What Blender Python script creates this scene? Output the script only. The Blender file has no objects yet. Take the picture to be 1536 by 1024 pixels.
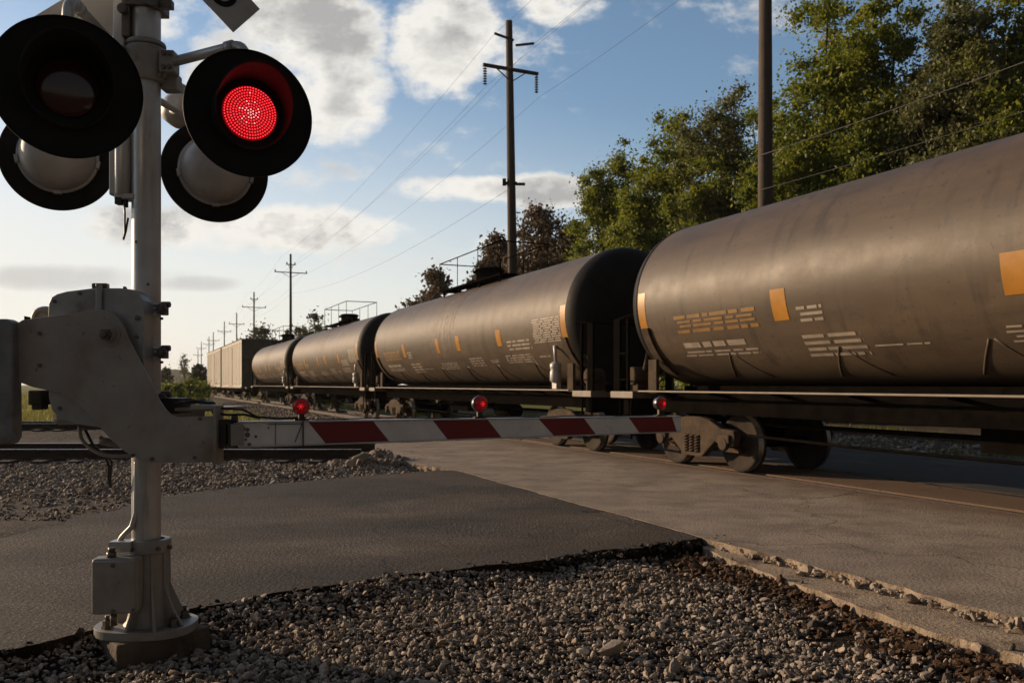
import bpy, bmesh, math, random
import numpy as np
from mathutils import Vector, Matrix
from mathutils.geometry import tessellate_polygon

random.seed(7)
RNG = np.random.default_rng(11)
SC = bpy.context.scene
COL = SC.collection
PI = math.pi
rad = math.radians

# ------------------------------------------------------------------ survey
EYE = 1.46                     # eye height above the rail top
FPX = 1250.0                   # focal length in photo pixels
TH = math.atan(565 / 1250)
DV = Vector((-math.sin(TH), math.cos(TH), 0))     # along the railway, away
NV = Vector((math.cos(TH), math.sin(TH), 0))      # across the railway, away
LAT0 = 9.92                    # railway centre line


def T(s, lat, h=0.0):
    p = DV * s + NV * lat
    return Vector((p.x, p.y, h))


def P(px, py, z):
    return Vector(((px - 768) / FPX * z, z, EYE + (576 - py) / FPX * z))


def G(px, py, h=0.0):
    z = FPX * (EYE - h) / (py - 576)
    return Vector(((px - 768) / FPX * z, z, h))


def slat(p):
    return p.x * DV.x + p.y * DV.y, p.x * NV.x + p.y * NV.y


# ------------------------------------------------------------------ materials
def new_mat(name):
    m = bpy.data.materials.new(name)
    m.use_nodes = True
    nt = m.node_tree
    return m, nt, nt.nodes['Principled BSDF'], nt.nodes, nt.links


def pmat(name, c1, c2=None, scale=4.0, detail=6.0, lo=0.35, hi=0.65, rough=0.6, metal=0.0, spec=0.5,
         c3=None, s3=2.0, lo3=0.55, hi3=0.7, stretch3=None, speck=None, bump=0.0, bscale=60.0, coords='Object',
         rvar=0.12, stretch=None, coat=0.0):
    m, nt, b, N, L = new_mat(name)
    tc = N.new('ShaderNodeTexCoord')
    if coords == 'World':
        src = N.new('ShaderNodeNewGeometry').outputs['Position']
    else:
        src = tc.outputs[coords]

    def noise(sc, det, st=None):
        n = N.new('ShaderNodeTexNoise')
        n.inputs['Scale'].default_value = sc
        n.inputs['Detail'].default_value = det
        n.inputs['Roughness'].default_value = 0.62
        if st:
            mp = N.new('ShaderNodeMapping')
            mp.inputs['Scale'].default_value = st
            L.new(src, mp.inputs['Vector'])
            L.new(mp.outputs[0], n.inputs['Vector'])
        else:
            L.new(src, n.inputs['Vector'])
        return n.outputs['Fac']

    def ramp(fac, lo, hi):
        r = N.new('ShaderNodeMapRange')
        r.inputs['From Min'].default_value = lo
        r.inputs['From Max'].default_value = hi
        L.new(fac, r.inputs['Value'])
        return r.outputs[0]

    def mix(fac, a, bb):
        x = N.new('ShaderNodeMix')
        x.data_type = 'RGBA'
        if isinstance(fac, float):
            x.inputs[0].default_value = fac
        else:
            L.new(fac, x.inputs[0])
        for sock, v in ((x.inputs[6], a), (x.inputs[7], bb)):
            if isinstance(v, (tuple, list)):
                sock.default_value = (*v[:3], 1)
            else:
                L.new(v, sock)
        return x.outputs[2]

    col = c1
    if c2:
        col = mix(ramp(noise(scale, detail, stretch), lo, hi), c1, c2)
    if c3:
        col = mix(ramp(noise(s3, 7, stretch3), lo3, hi3), col, c3)
    if speck:
        sc, cc, a0, a1 = speck
        col = mix(ramp(noise(sc, 2), a0, a1), col, cc)
    if isinstance(col, (tuple, list)):
        b.inputs['Base Color'].default_value = (*col[:3], 1)
    else:
        L.new(col, b.inputs['Base Color'])
    b.inputs['Metallic'].default_value = metal
    b.inputs['Specular IOR Level'].default_value = spec
    b.inputs['Coat Weight'].default_value = coat
    rr = N.new('ShaderNodeMapRange')
    rr.inputs['To Min'].default_value = max(0.03, rough - rvar)
    rr.inputs['To Max'].default_value = min(1, rough + rvar)
    L.new(noise(scale * 2.3, 5), rr.inputs['Value'])
    L.new(rr.outputs[0], b.inputs['Roughness'])
    if bump > 0:
        bp = N.new('ShaderNodeBump')
        bp.inputs['Strength'].default_value = bump
        bp.inputs['Distance'].default_value = 0.03
        L.new(noise(bscale, 6), bp.inputs['Height'])
        L.new(bp.outputs[0], b.inputs['Normal'])
    m['src'] = 1
    return m


def emit_mat(name, base, ecol, strength, rough=0.25):
    m, nt, b, N, L = new_mat(name)
    b.inputs['Base Color'].default_value = (*base, 1)
    b.inputs['Emission Color'].default_value = (*ecol, 1)
    b.inputs['Emission Strength'].default_value = strength
    b.inputs['Roughness'].default_value = rough
    return m


M = {}
M['galv'] = pmat('galvanised_steel', (0.55, 0.55, 0.55), (0.36, 0.355, 0.345), 3, lo=.3, hi=.7, rough=.36, metal=.4,
                 c3=(0.16, 0.11, 0.08), s3=3.0, lo3=.6, hi3=.78, stretch3=(5, 5, .35), bump=.05, bscale=90)
M['cast'] = pmat('painted_casting', (0.30, 0.28, 0.25), (0.22, 0.205, 0.18), 6, rough=.5, metal=.1,
                 c3=(0.10, 0.07, 0.05), s3=7, lo3=.62, hi3=.75, bump=.12, bscale=160)
M['plate'] = pmat('weathered_plate', (0.35, 0.318, 0.28), (0.25, 0.225, 0.196), 3, rough=.55, metal=.15,
                  c3=(0.19, 0.125, 0.08), s3=3.2, lo3=.54, hi3=.8, speck=(26, (0.13, 0.09, 0.065), .69, .78),
                  bump=.06, bscale=150)
M['housing'] = pmat('housing_paint', (0.36, 0.365, 0.37), (0.26, 0.262, 0.265), 5, rough=.4, metal=.35,
                    c3=(0.17, 0.105, 0.06), s3=5, lo3=.58, hi3=.75, bump=.05, bscale=120)
M['darksteel'] = pmat('dark_steel', (0.035, 0.033, 0.03), (0.06, 0.05, 0.042), 12, rough=.5, metal=.4, bump=.1)
M['weight'] = pmat('counterweight_iron', (0.22, 0.225, 0.225), (0.14, 0.14, 0.14), 6, rough=.55, metal=.3,
                   c3=(0.10, .07, .05), s3=4, bump=.12, bscale=80)
M['bolt'] = pmat('bolt_steel', (0.10, 0.09, 0.08), (0.16, 0.13, 0.11), 40, rough=.45, metal=.6)
M['black'] = pmat('matt_black', (0.011, 0.0105, 0.010), (0.017, 0.016, 0.015), 8, rough=.6, spec=.15)
M['hood'] = pmat('hood_black', (0.016, 0.015, 0.015), (0.024, 0.022, 0.021), 8, rough=.5, spec=.2)
M['dome'] = pmat('aluminium_paint', (0.48, 0.47, 0.45), (0.38, 0.37, 0.36), 5, rough=.5, metal=.25,
                 c3=(.28, .26, .24), s3=4, lo3=.55, hi3=.8)
M['lens_off'] = pmat('dark_lens', (0.05, 0.012, 0.010), rough=.12, spec=.6, coat=.4, rvar=.03)
M['lens_on'] = emit_mat('lit_lens', (0.25, 0.01, 0.01), (1.0, 0.008, 0.015), 0.16)
M['led'] = emit_mat('led', (0.5, 0.05, 0.05), (1.0, 0.025, 0.035), 2.2)
M['led_hot'] = emit_mat('led_hot', (0.5, 0.1, 0.1), (1.0, 0.20, 0.20), 2.6)
M['white'] = pmat('arm_white', (0.72, 0.72, 0.71), (0.60, 0.60, 0.59), 7, rough=.45,
                  c3=(.34, .31, .28), s3=5, lo3=.58, hi3=.8, speck=(35, (.12, .09, .07), .71, .76))
M['red'] = pmat('arm_red', (0.19, 0.008, 0.012), (0.15, 0.007, 0.010), 6, rough=.42)
M['alum'] = pmat('bare_aluminium', (0.52, 0.53, 0.54), (0.42, 0.42, 0.43), 9, rough=.38, metal=.7)
M['chrome'] = pmat('bright_metal', (0.65, 0.65, 0.65), rough=.2, metal=1.0, rvar=.06)
M['lampshell'] = pmat('lamp_shell', (0.16, 0.155, 0.15), (.07, .07, .07), 20, rough=.3, metal=.8)
M['red_glass'] = emit_mat('red_glass', (0.16, 0.004, 0.006), (1, 0.01, 0.015), 0.05, .2)
M['red_core'] = emit_mat('red_core', (0.3, 0.01, 0.01), (1, 0.02, 0.03), 0.7, .2)
M['board'] = pmat('crossbuck_white', (0.45, 0.45, 0.45), (0.38, 0.38, 0.38), 3, rough=.6, c3=(.3, .28, .26), s3=3)
M['boardback'] = pmat('crossbuck_back', (0.5, 0.51, 0.5), (0.42, 0.43, 0.42), 3, rough=.6)
M['cable'] = pmat('cable_black', (0.018, 0.017, 0.016), rough=.5)
M['cable_grey'] = pmat('cable_grey', (0.22, 0.20, 0.17), rough=.5)
M['foundation'] = pmat('old_concrete_block', (0.12, 0.092, 0.066), (0.07, 0.054, 0.04), 9, rough=.9, bump=.5, bscale=45,
                       c3=(.13, .11, .09), s3=5, lo3=.58, hi3=.75)
# ground
M['asphalt'] = pmat('asphalt', (0.064, 0.050, 0.038), (0.026, 0.0225, 0.020), .8, rough=.82, coords='World', spec=.3,
                    c3=(0.105, 0.080, 0.058), s3=.42, lo3=.47, hi3=.66, stretch3=(.55, 1.2, 1),
                    speck=(48, (0.26, 0.21, 0.165), .585, .66), bump=1.0, bscale=30)
def crackle(m, scale, w0, w1, col, amt, warp=1.0):
    nt = m.node_tree; N = nt.nodes; L = nt.links
    b = N['Principled BSDF']; old = b.inputs['Base Color'].links[0].from_socket
    g = N.new('ShaderNodeNewGeometry')
    wn = N.new('ShaderNodeTexNoise'); wn.inputs['Scale'].default_value = 1.7; wn.inputs['Detail'].default_value = 9
    L.new(g.outputs['Position'], wn.inputs['Vector'])
    va = N.new('ShaderNodeVectorMath'); va.operation = 'MULTIPLY_ADD'; va.inputs[1].default_value = (warp, warp, 0)
    L.new(wn.outputs['Color'], va.inputs[0]); L.new(g.outputs['Position'], va.inputs[2])
    v = N.new('ShaderNodeTexVoronoi'); v.feature = 'DISTANCE_TO_EDGE'; v.inputs['Scale'].default_value = scale
    L.new(va.outputs[0], v.inputs['Vector'])
    lt = N.new('ShaderNodeMapRange'); lt.inputs['From Min'].default_value = w0; lt.inputs['From Max'].default_value = w1
    lt.inputs['To Min'].default_value = amt; lt.inputs['To Max'].default_value = 0
    L.new(v.outputs['Distance'], lt.inputs['Value'])
    # cracks only open here and there
    pn = N.new('ShaderNodeTexNoise'); pn.inputs['Scale'].default_value = .6; pn.inputs['Detail'].default_value = 3
    L.new(g.outputs['Position'], pn.inputs['Vector'])
    pr = N.new('ShaderNodeMapRange'); pr.inputs['From Min'].default_value = .48; pr.inputs['From Max'].default_value = .6
    L.new(pn.outputs['Fac'], pr.inputs['Value'])
    mu = N.new('ShaderNodeMath'); mu.operation = 'MULTIPLY'; L.new(lt.outputs[0], mu.inputs[0]); L.new(pr.outputs[0], mu.inputs[1])
    m2 = N.new('ShaderNodeMix'); m2.data_type = 'RGBA'
    L.new(mu.outputs[0], m2.inputs[0]); L.new(old, m2.inputs[6]); m2.inputs[7].default_value = (*col, 1)
    L.new(m2.outputs[2], b.inputs['Base Color'])


def wear(m):
    nt = m.node_tree; N = nt.nodes; L = nt.links
    b = N['Principled BSDF']; old = b.inputs['Base Color'].links[0].from_socket
    g = N.new('ShaderNodeNewGeometry')
    def math_(op, a, c):
        q = N.new('ShaderNodeMath'); q.operation = op
        for i, v in enumerate((a, c)):
            if isinstance(v, (int, float)): q.inputs[i].default_value = v
            else: L.new(v, q.inputs[i])
        return q.outputs[0]
    dt = N.new('ShaderNodeVectorMath'); dt.operation = 'DOT_PRODUCT'; dt.inputs[1].default_value = (-.50, .866, 0)
    L.new(g.outputs['Position'], dt.inputs[0])
    wn = N.new('ShaderNodeTexNoise'); wn.inputs['Scale'].default_value = .7; wn.inputs['Detail'].default_value = 8
    L.new(g.outputs['Position'], wn.inputs['Vector'])
    u = math_('ADD', dt.outputs['Value'], math_('MULTIPLY', wn.outputs['Fac'], .9))
    cr = N.new('ShaderNodeValToRGB')
    e = cr.color_ramp.elements
    e[0].position = 0; e[0].color = (.72, .72, .74, 1); e[1].position = 1; e[1].color = (.62, .62, .64, 1)
    for p, c in ((.20, .66), (.30, 1.35), (.40, 1.30), (.47, .74), (.55, .70), (.62, 1.30), (.72, 1.22), (.82, .70)):
        q = e.new(p); q.color = (c, c * .99, c * .97, 1)
    mr = N.new('ShaderNodeMapRange'); mr.inputs['From Min'].default_value = 5.6; mr.inputs['From Max'].default_value = 11.6
    L.new(u, mr.inputs['Value']); L.new(mr.outputs[0], cr.inputs['Fac'])
    # old repairs: cells of slightly different tone
    va = N.new('ShaderNodeVectorMath'); va.operation = 'MULTIPLY_ADD'; va.inputs[1].default_value = (1.1, 1.1, 0)
    L.new(wn.outputs['Color'], va.inputs[0]); L.new(g.outputs['Position'], va.inputs[2])
    v = N.new('ShaderNodeTexVoronoi'); v.inputs['Scale'].default_value = .42; L.new(va.outputs[0], v.inputs['Vector'])
    sp = N.new('ShaderNodeSeparateColor'); L.new(v.outputs['Color'], sp.inputs[0])
    mv = N.new('ShaderNodeMapRange'); mv.inputs['To Min'].default_value = .72; mv.inputs['To Max'].default_value = 1.22
    L.new(sp.outputs[0], mv.inputs['Value'])
    m1 = N.new('ShaderNodeMix'); m1.data_type = 'RGBA'; m1.blend_type = 'MULTIPLY'; m1.inputs[0].default_value = 1.0
    L.new(old, m1.inputs[6]); L.new(cr.outputs[0], m1.inputs[7])
    m2 = N.new('ShaderNodeMix'); m2.data_type = 'RGBA'; m2.blend_type = 'MULTIPLY'; m2.inputs[0].default_value = 1.0
    L.new(m1.outputs[2], m2.inputs[6]); L.new(mv.outputs[0], m2.inputs[7])
    L.new(m2.outputs[2], b.inputs['Base Color'])


wear(M['asphalt'])
crackle(M['asphalt'], .5, .003, .012, (.010, .009, .008), .95)
crackle(M['asphalt'], 1.3, .004, .014, (.012, .011, .010), .7)
M['asphalt_far'] = pmat('asphalt_far', (0.034, 0.031, 0.028), (0.025, 0.023, 0.021), 1.3, rough=.8, coords='World',
                        c3=(0.075, 0.068, 0.06), s3=.8, bump=.4, bscale=60)
M['soil'] = pmat('dark_soil', (0.030, 0.021, 0.015), (0.016, 0.012, 0.009), 7, rough=.95, coords='World', spec=.15,
                 c3=(0.075, 0.044, 0.025), s3=1.3, lo3=.5, hi3=.68, speck=(60, (.09, .07, .052), .62, .75),
                 bump=1.0, bscale=40)
M['clod'] = pmat('brown_clods', (0.14, 0.085, 0.05), (0.08, 0.05, 0.032), 12, rough=.95, coords='World', spec=.1, bump=.8, bscale=60)
M['ballast_bed'] = pmat('ballast_bed', (0.085, 0.07, 0.058), (0.045, 0.037, 0.03), 5, rough=.95, coords='World', spec=.15,
                        speck=(22, (.2, .175, .15), .55, .7), c3=(0.10, 0.062, 0.04), s3=.5, lo3=.5, hi3=.7,
                        bump=1.0, bscale=18)
M['rail'] = pmat('rail_side', (0.06, 0.035, 0.022), (0.035, 0.022, 0.016), 6, rough=.75, metal=.2, bump=.2)
M['railtop'] = pmat('rail_top', (0.36, 0.34, 0.32), (0.25, 0.23, 0.21), 3, rough=.3, metal=.9)
M['sleeper'] = pmat('sleeper_wood', (0.075, 0.058, 0.045), (0.045, 0.035, 0.028), 3, rough=.9, stretch=(1, 8, 8), bump=.5)


def stone_mat(name, cols, bump=.3):
    m, nt, b, N, L = new_mat(name)
    g = N.new('ShaderNodeNewGeometry')
    cr = N.new('ShaderNodeValToRGB')
    cr.color_ramp.interpolation = 'LINEAR'
    e = cr.color_ramp.elements
    e[0].position, e[0].color = 0, (*cols[0], 1)
    e[1].position, e[1].color = 1, (*cols[-1], 1)
    for k, c in enumerate(cols[1:-1]):
        q = e.new((k + 1) / (len(cols) - 1))
        q.color = (*c, 1)
    L.new(g.outputs['Random Per Island'], cr.inputs['Fac'])
    n = N.new('ShaderNodeTexNoise')
    n.inputs['Scale'].default_value = 90
    n.inputs['Detail'].default_value = 5
    L.new(g.outputs['Position'], n.inputs['Vector'])
    mx = N.new('ShaderNodeMix'); mx.data_type = 'RGBA'; mx.blend_type = 'MULTIPLY'
    mx.inputs[0].default_value = .6
    mr = N.new('ShaderNodeMapRange')
    mr.inputs['From Min'].default_value = .3; mr.inputs['From Max'].default_value = .7
    mr.inputs['To Min'].default_value = .55; mr.inputs['To Max'].default_value = 1.15
    L.new(n.outputs['Fac'], mr.inputs['Value'])
    L.new(cr.outputs[0], mx.inputs[6]); L.new(mr.outputs[0], mx.inputs[7])
    L.new(mx.outputs[2], b.inputs['Base Color'])
    b.inputs['Roughness'].default_value = .8
    b.inputs['Specular IOR Level'].default_value = .3
    bp = N.new('ShaderNodeBump'); bp.inputs['Strength'].default_value = bump; bp.inputs['Distance'].default_value = .005
    L.new(n.outputs['Fac'], bp.inputs['Height']); L.new(bp.outputs[0], b.inputs['Normal'])
    return m


M['stone'] = stone_mat('gravel_stone', [(.04, .034, .029), (.24, .20, .16), (.40, .335, .27), (.08, .066, .055),
                                        (.44, .37, .30), (.27, .20, .145), (.60, .52, .43)])
M['stone_far'] = stone_mat('ballast_stone', [(.09, .075, .06), (.22, .185, .15), (.32, .27, .22), (.15, .122, .10), (.42, .36, .30), (.25, .195, .145), (.55, .48, .40)])
M['rubble'] = stone_mat('concrete_rubble', [(.2, .16, .12), (.34, .27, .205), (.26, .21, .16), (.42, .34, .27)])


def concrete_mat():
    m = pmat('crossing_concrete', (0.33, 0.268, 0.206), (0.22, 0.18, 0.142), 1.1, rough=.85, coords='World', spec=.3,
             c3=(0.15, 0.122, 0.096), s3=1.7, lo3=.48, hi3=.74, speck=(60, (0.15, 0.125, 0.10), .58, .70),
             bump=.5, bscale=34)
    nt = m.node_tree; N = nt.nodes; L = nt.links
    b = N['Principled BSDF']
    old = b.inputs['Base Color'].links[0].from_socket
    g = N.new('ShaderNodeNewGeometry')
    dt = N.new('ShaderNodeVectorMath'); dt.operation = 'DOT_PRODUCT'
    dt.inputs[1].default_value = (NV.x, NV.y, 0)
    L.new(g.outputs['Position'], dt.inputs[0])
    n = N.new('ShaderNodeTexNoise'); n.inputs['Scale'].default_value = 1.6; n.inputs['Detail'].default_value = 7
    L.new(g.outputs['Position'], n.inputs['Vector'])
    ad = N.new('ShaderNodeMath'); ad.operation = 'MULTIPLY_ADD'
    ad.inputs[1].default_value = 1.3
    L.new(n.outputs['Fac'], ad.inputs[0]); L.new(dt.outputs['Value'], ad.inputs[2])
    mr = N.new('ShaderNodeMapRange'); mr.inputs['From Min'].default_value = 8.6; mr.inputs['From Max'].default_value = 9.7
    mr.inputs['To Max'].default_value = .85
    L.new(ad.outputs[0], mr.inputs['Value'])
    mx = N.new('ShaderNodeMix'); mx.data_type = 'RGBA'
    L.new(mr.outputs[0], mx.inputs[0]); L.new(old, mx.inputs[6])
    mx.inputs[7].default_value = (0.13, 0.078, 0.046, 1)      # rust and dirt trodden out beside the rails
    # cracks
    v = N.new('ShaderNodeTexVoronoi'); v.feature = 'DISTANCE_TO_EDGE'; v.inputs['Scale'].default_value = .21
    wn = N.new('ShaderNodeTexNoise'); wn.inputs['Scale'].default_value = 1.3; wn.inputs['Detail'].default_value = 8
    L.new(g.outputs['Position'], wn.inputs['Vector'])
    va = N.new('ShaderNodeVectorMath'); va.operation = 'MULTIPLY_ADD'
    va.inputs[1].default_value = (1.2, 1.2, 0)
    L.new(wn.outputs['Color'], va.inputs[0]); L.new(g.outputs['Position'], va.inputs[2])
    L.new(va.outputs[0], v.inputs['Vector'])
    lt = N.new('ShaderNodeMapRange'); lt.inputs['From Min'].default_value = .001; lt.inputs['From Max'].default_value = .0035
    lt.inputs['To Min'].default_value = .55; lt.inputs['To Max'].default_value = 0
    L.new(v.outputs['Distance'], lt.inputs['Value'])
    m2 = N.new('ShaderNodeMix'); m2.data_type = 'RGBA'
    L.new(lt.outputs[0], m2.inputs[0]); L.new(mx.outputs[2], m2.inputs[6]); m2.inputs[7].default_value = (.03, .025, .02, 1)
    L.new(m2.outputs[2], b.inputs['Base Color'])
    return m


M['concrete'] = concrete_mat()
M['ledge'] = pmat('ledge_concrete', (0.38, 0.30, 0.22), (0.26, 0.205, 0.15), 2.2, rough=.9, coords='World', spec=.2,
                  c3=(0.11, 0.08, 0.056), s3=2.6, lo3=.5, hi3=.66, bump=.7, bscale=32)

# train
M['tank'] = pmat('tank_paint', (0.112, 0.083, 0.057), (0.076, 0.057, 0.040), 1.1, rough=.50, spec=.28, coords='Object',
                 stretch=(.5, 1, 2.2), c3=(0.048, 0.038, 0.030), s3=1.3, lo3=.53, hi3=.75, stretch3=(2.6, 1.2, .28),
                 speck=(14, (.05, .04, .032), .62, .76), bump=.05, bscale=7, rvar=.10)
M['tankhead'] = pmat('tank_head_black', (0.012, 0.012, 0.012), (0.018, 0.017, 0.016), 3, rough=.6, spec=.12)
M['stain'] = pmat('spill_stain', (0.075, 0.053, 0.037), (0.11, 0.08, 0.058), 3.0, rough=.6, stretch=(6, 1, 1),
                  c3=(.04, .03, .022), s3=5, lo3=.58, hi3=.7)
M['under'] = pmat('underframe_black', (0.0045, 0.004, 0.0036), (0.009, 0.0072, 0.006), 5, rough=.95, spec=0.0)
M['sill'] = pmat('sill_grey', (0.17, 0.14, 0.112), (0.12, 0.10, 0.08), 4, rough=.55, metal=.2)
M['truck'] = pmat('truck_dust', (0.095, 0.069, 0.048), (0.055, 0.041, 0.030), 5, rough=.9, spec=.1, c3=(.05, .04, .03), s3=4,
                  lo3=.55, hi3=.7, bump=.3)
M['wheel'] = pmat('wheel_steel', (0.045, 0.033, 0.024), (0.028, 0.021, 0.016), 5, rough=.8, metal=0.0, spec=.15, bump=.1)
M['tread'] = pmat('wheel_tread', (0.32, 0.29, 0.26), rough=.3, metal=.9)
M['yellow'] = pmat('reflective_yellow', (0.40, 0.18, 0.016), (0.32, 0.14, 0.014), 3, rough=.38, c3=(.3, .15, .04), s3=4)
M['letter_y'] = pmat('yellow_stencil', (0.26, 0.135, 0.028), (0.17, 0.10, 0.035), 5, rough=.55)
M['letter_w'] = pmat('white_stencil', (0.34, 0.29, 0.235), (0.22, 0.185, 0.15), 5, rough=.6)
M['boxside'] = pmat('boxcar_cream', (0.60, 0.56, 0.49), (0.48, 0.44, 0.38), 1.5, rough=.6, stretch=(3, 1, .4),
                    c3=(.22, .16, .11), s3=1.4, lo3=.52, hi3=.8, stretch3=(5, 1, .22))
M['boxseam'] = pmat('boxcar_seam', (0.30, 0.265, 0.22), (0.22, 0.185, 0.15), 2, rough=.7, stretch=(3, 1, .4))
M['boxend'] = pmat('boxcar_end', (0.10, 0.095, 0.09), (0.065, 0.06, 0.058), 1.6, rough=.7,
                   c3=(.17, .16, .15), s3=1.2, lo3=.6, hi3=.75)
# poles
M['pole'] = pmat('pole_wood', (0.105, 0.078, 0.058), (0.06, 0.046, 0.036), 3, rough=.9, stretch=(9, 9, .6), bump=.4, bscale=25)
M['wire'] = pmat('wire_steel', (0.10, 0.10, 0.10), rough=.7, spec=.2)
M['insul'] = pmat('insulator_porcelain', (0.10, 0.085, 0.08), rough=.35)


def leaf_mat(name, cols, trans=.35):
    m, nt, b, N, L = new_mat(name)
    g = N.new('ShaderNodeNewGeometry')
    cr = N.new('ShaderNodeValToRGB')
    e = cr.color_ramp.elements
    e[0].color = (*cols[0], 1); e[1].color = (*cols[-1], 1)
    for k, c in enumerate(cols[1:-1]):
        q = e.new((k + 1) / (len(cols) - 1)); q.color = (*c, 1)
    n = N.new('ShaderNodeTexNoise'); n.inputs['Scale'].default_value = .45; n.inputs['Detail'].default_value = 3
    L.new(g.outputs['Position'], n.inputs['Vector'])
    mm = N.new('ShaderNodeMath'); mm.operation = 'MULTIPLY_ADD'; mm.inputs[1].default_value = .55
    a2 = N.new('ShaderNodeMapRange'); a2.inputs['From Min'].default_value = .3; a2.inputs['From Max'].default_value = .7
    a2.inputs['To Max'].default_value = .45
    L.new(n.outputs['Fac'], a2.inputs['Value'])
    L.new(g.outputs['Random Per Island'], mm.inputs[0]); L.new(a2.outputs[0], mm.inputs[2])
    L.new(mm.outputs[0], cr.inputs['Fac'])
    L.new(cr.outputs[0], b.inputs['Base Color'])
    b.inputs['Roughness'].default_value = .5
    b.inputs['Specular IOR Level'].default_value = .35
    tr = N.new('ShaderNodeBsdfTranslucent')
    hs = N.new('ShaderNodeHueSaturation'); hs.inputs['Value'].default_value = 1.6
    L.new(cr.outputs[0], hs.inputs['Color']); L.new(hs.outputs[0], tr.inputs['Color'])
    ms = N.new('ShaderNodeMixShader'); ms.inputs[0].default_value = trans
    L.new(b.outputs[0], ms.inputs[1]); L.new(tr.outputs[0], ms.inputs[2])
    L.new(ms.outputs[0], N['Material Output'].inputs['Surface'])
    return m


M['leaf'] = leaf_mat('leaf_green', [(.05, .07, .010), (.10, .13, .014), (.19, .21, .020), (.30, .285, .03)], .42)
M['leaf2'] = leaf_mat('leaf_dull', [(.055, .065, .022), (.085, .098, .030), (.13, .135, .045), (.18, .17, .07)])
M['leafb'] = leaf_mat('leaf_brown', [(.05, .036, .022), (.085, .060, .036), (.12, .085, .05), (.075, .07, .03)], .3)
M['leafd'] = leaf_mat('leaf_far', [(.03, .038, .014), (.05, .055, .02), (.07, .07, .028)], .25)
M['weed'] = leaf_mat('weed_green', [(.07, .095, .015), (.11, .135, .02), (.16, .17, .03)], .45)
M['blade'] = leaf_mat('grass_blade', [(.10, .09, .03), (.14, .14, .03), (.19, .17, .05)], .4)
M['bark'] = pmat('bark', (0.055, 0.043, 0.034), (0.032, 0.026, 0.021), 4, rough=.95, stretch=(4, 4, .7), bump=.4)


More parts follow.
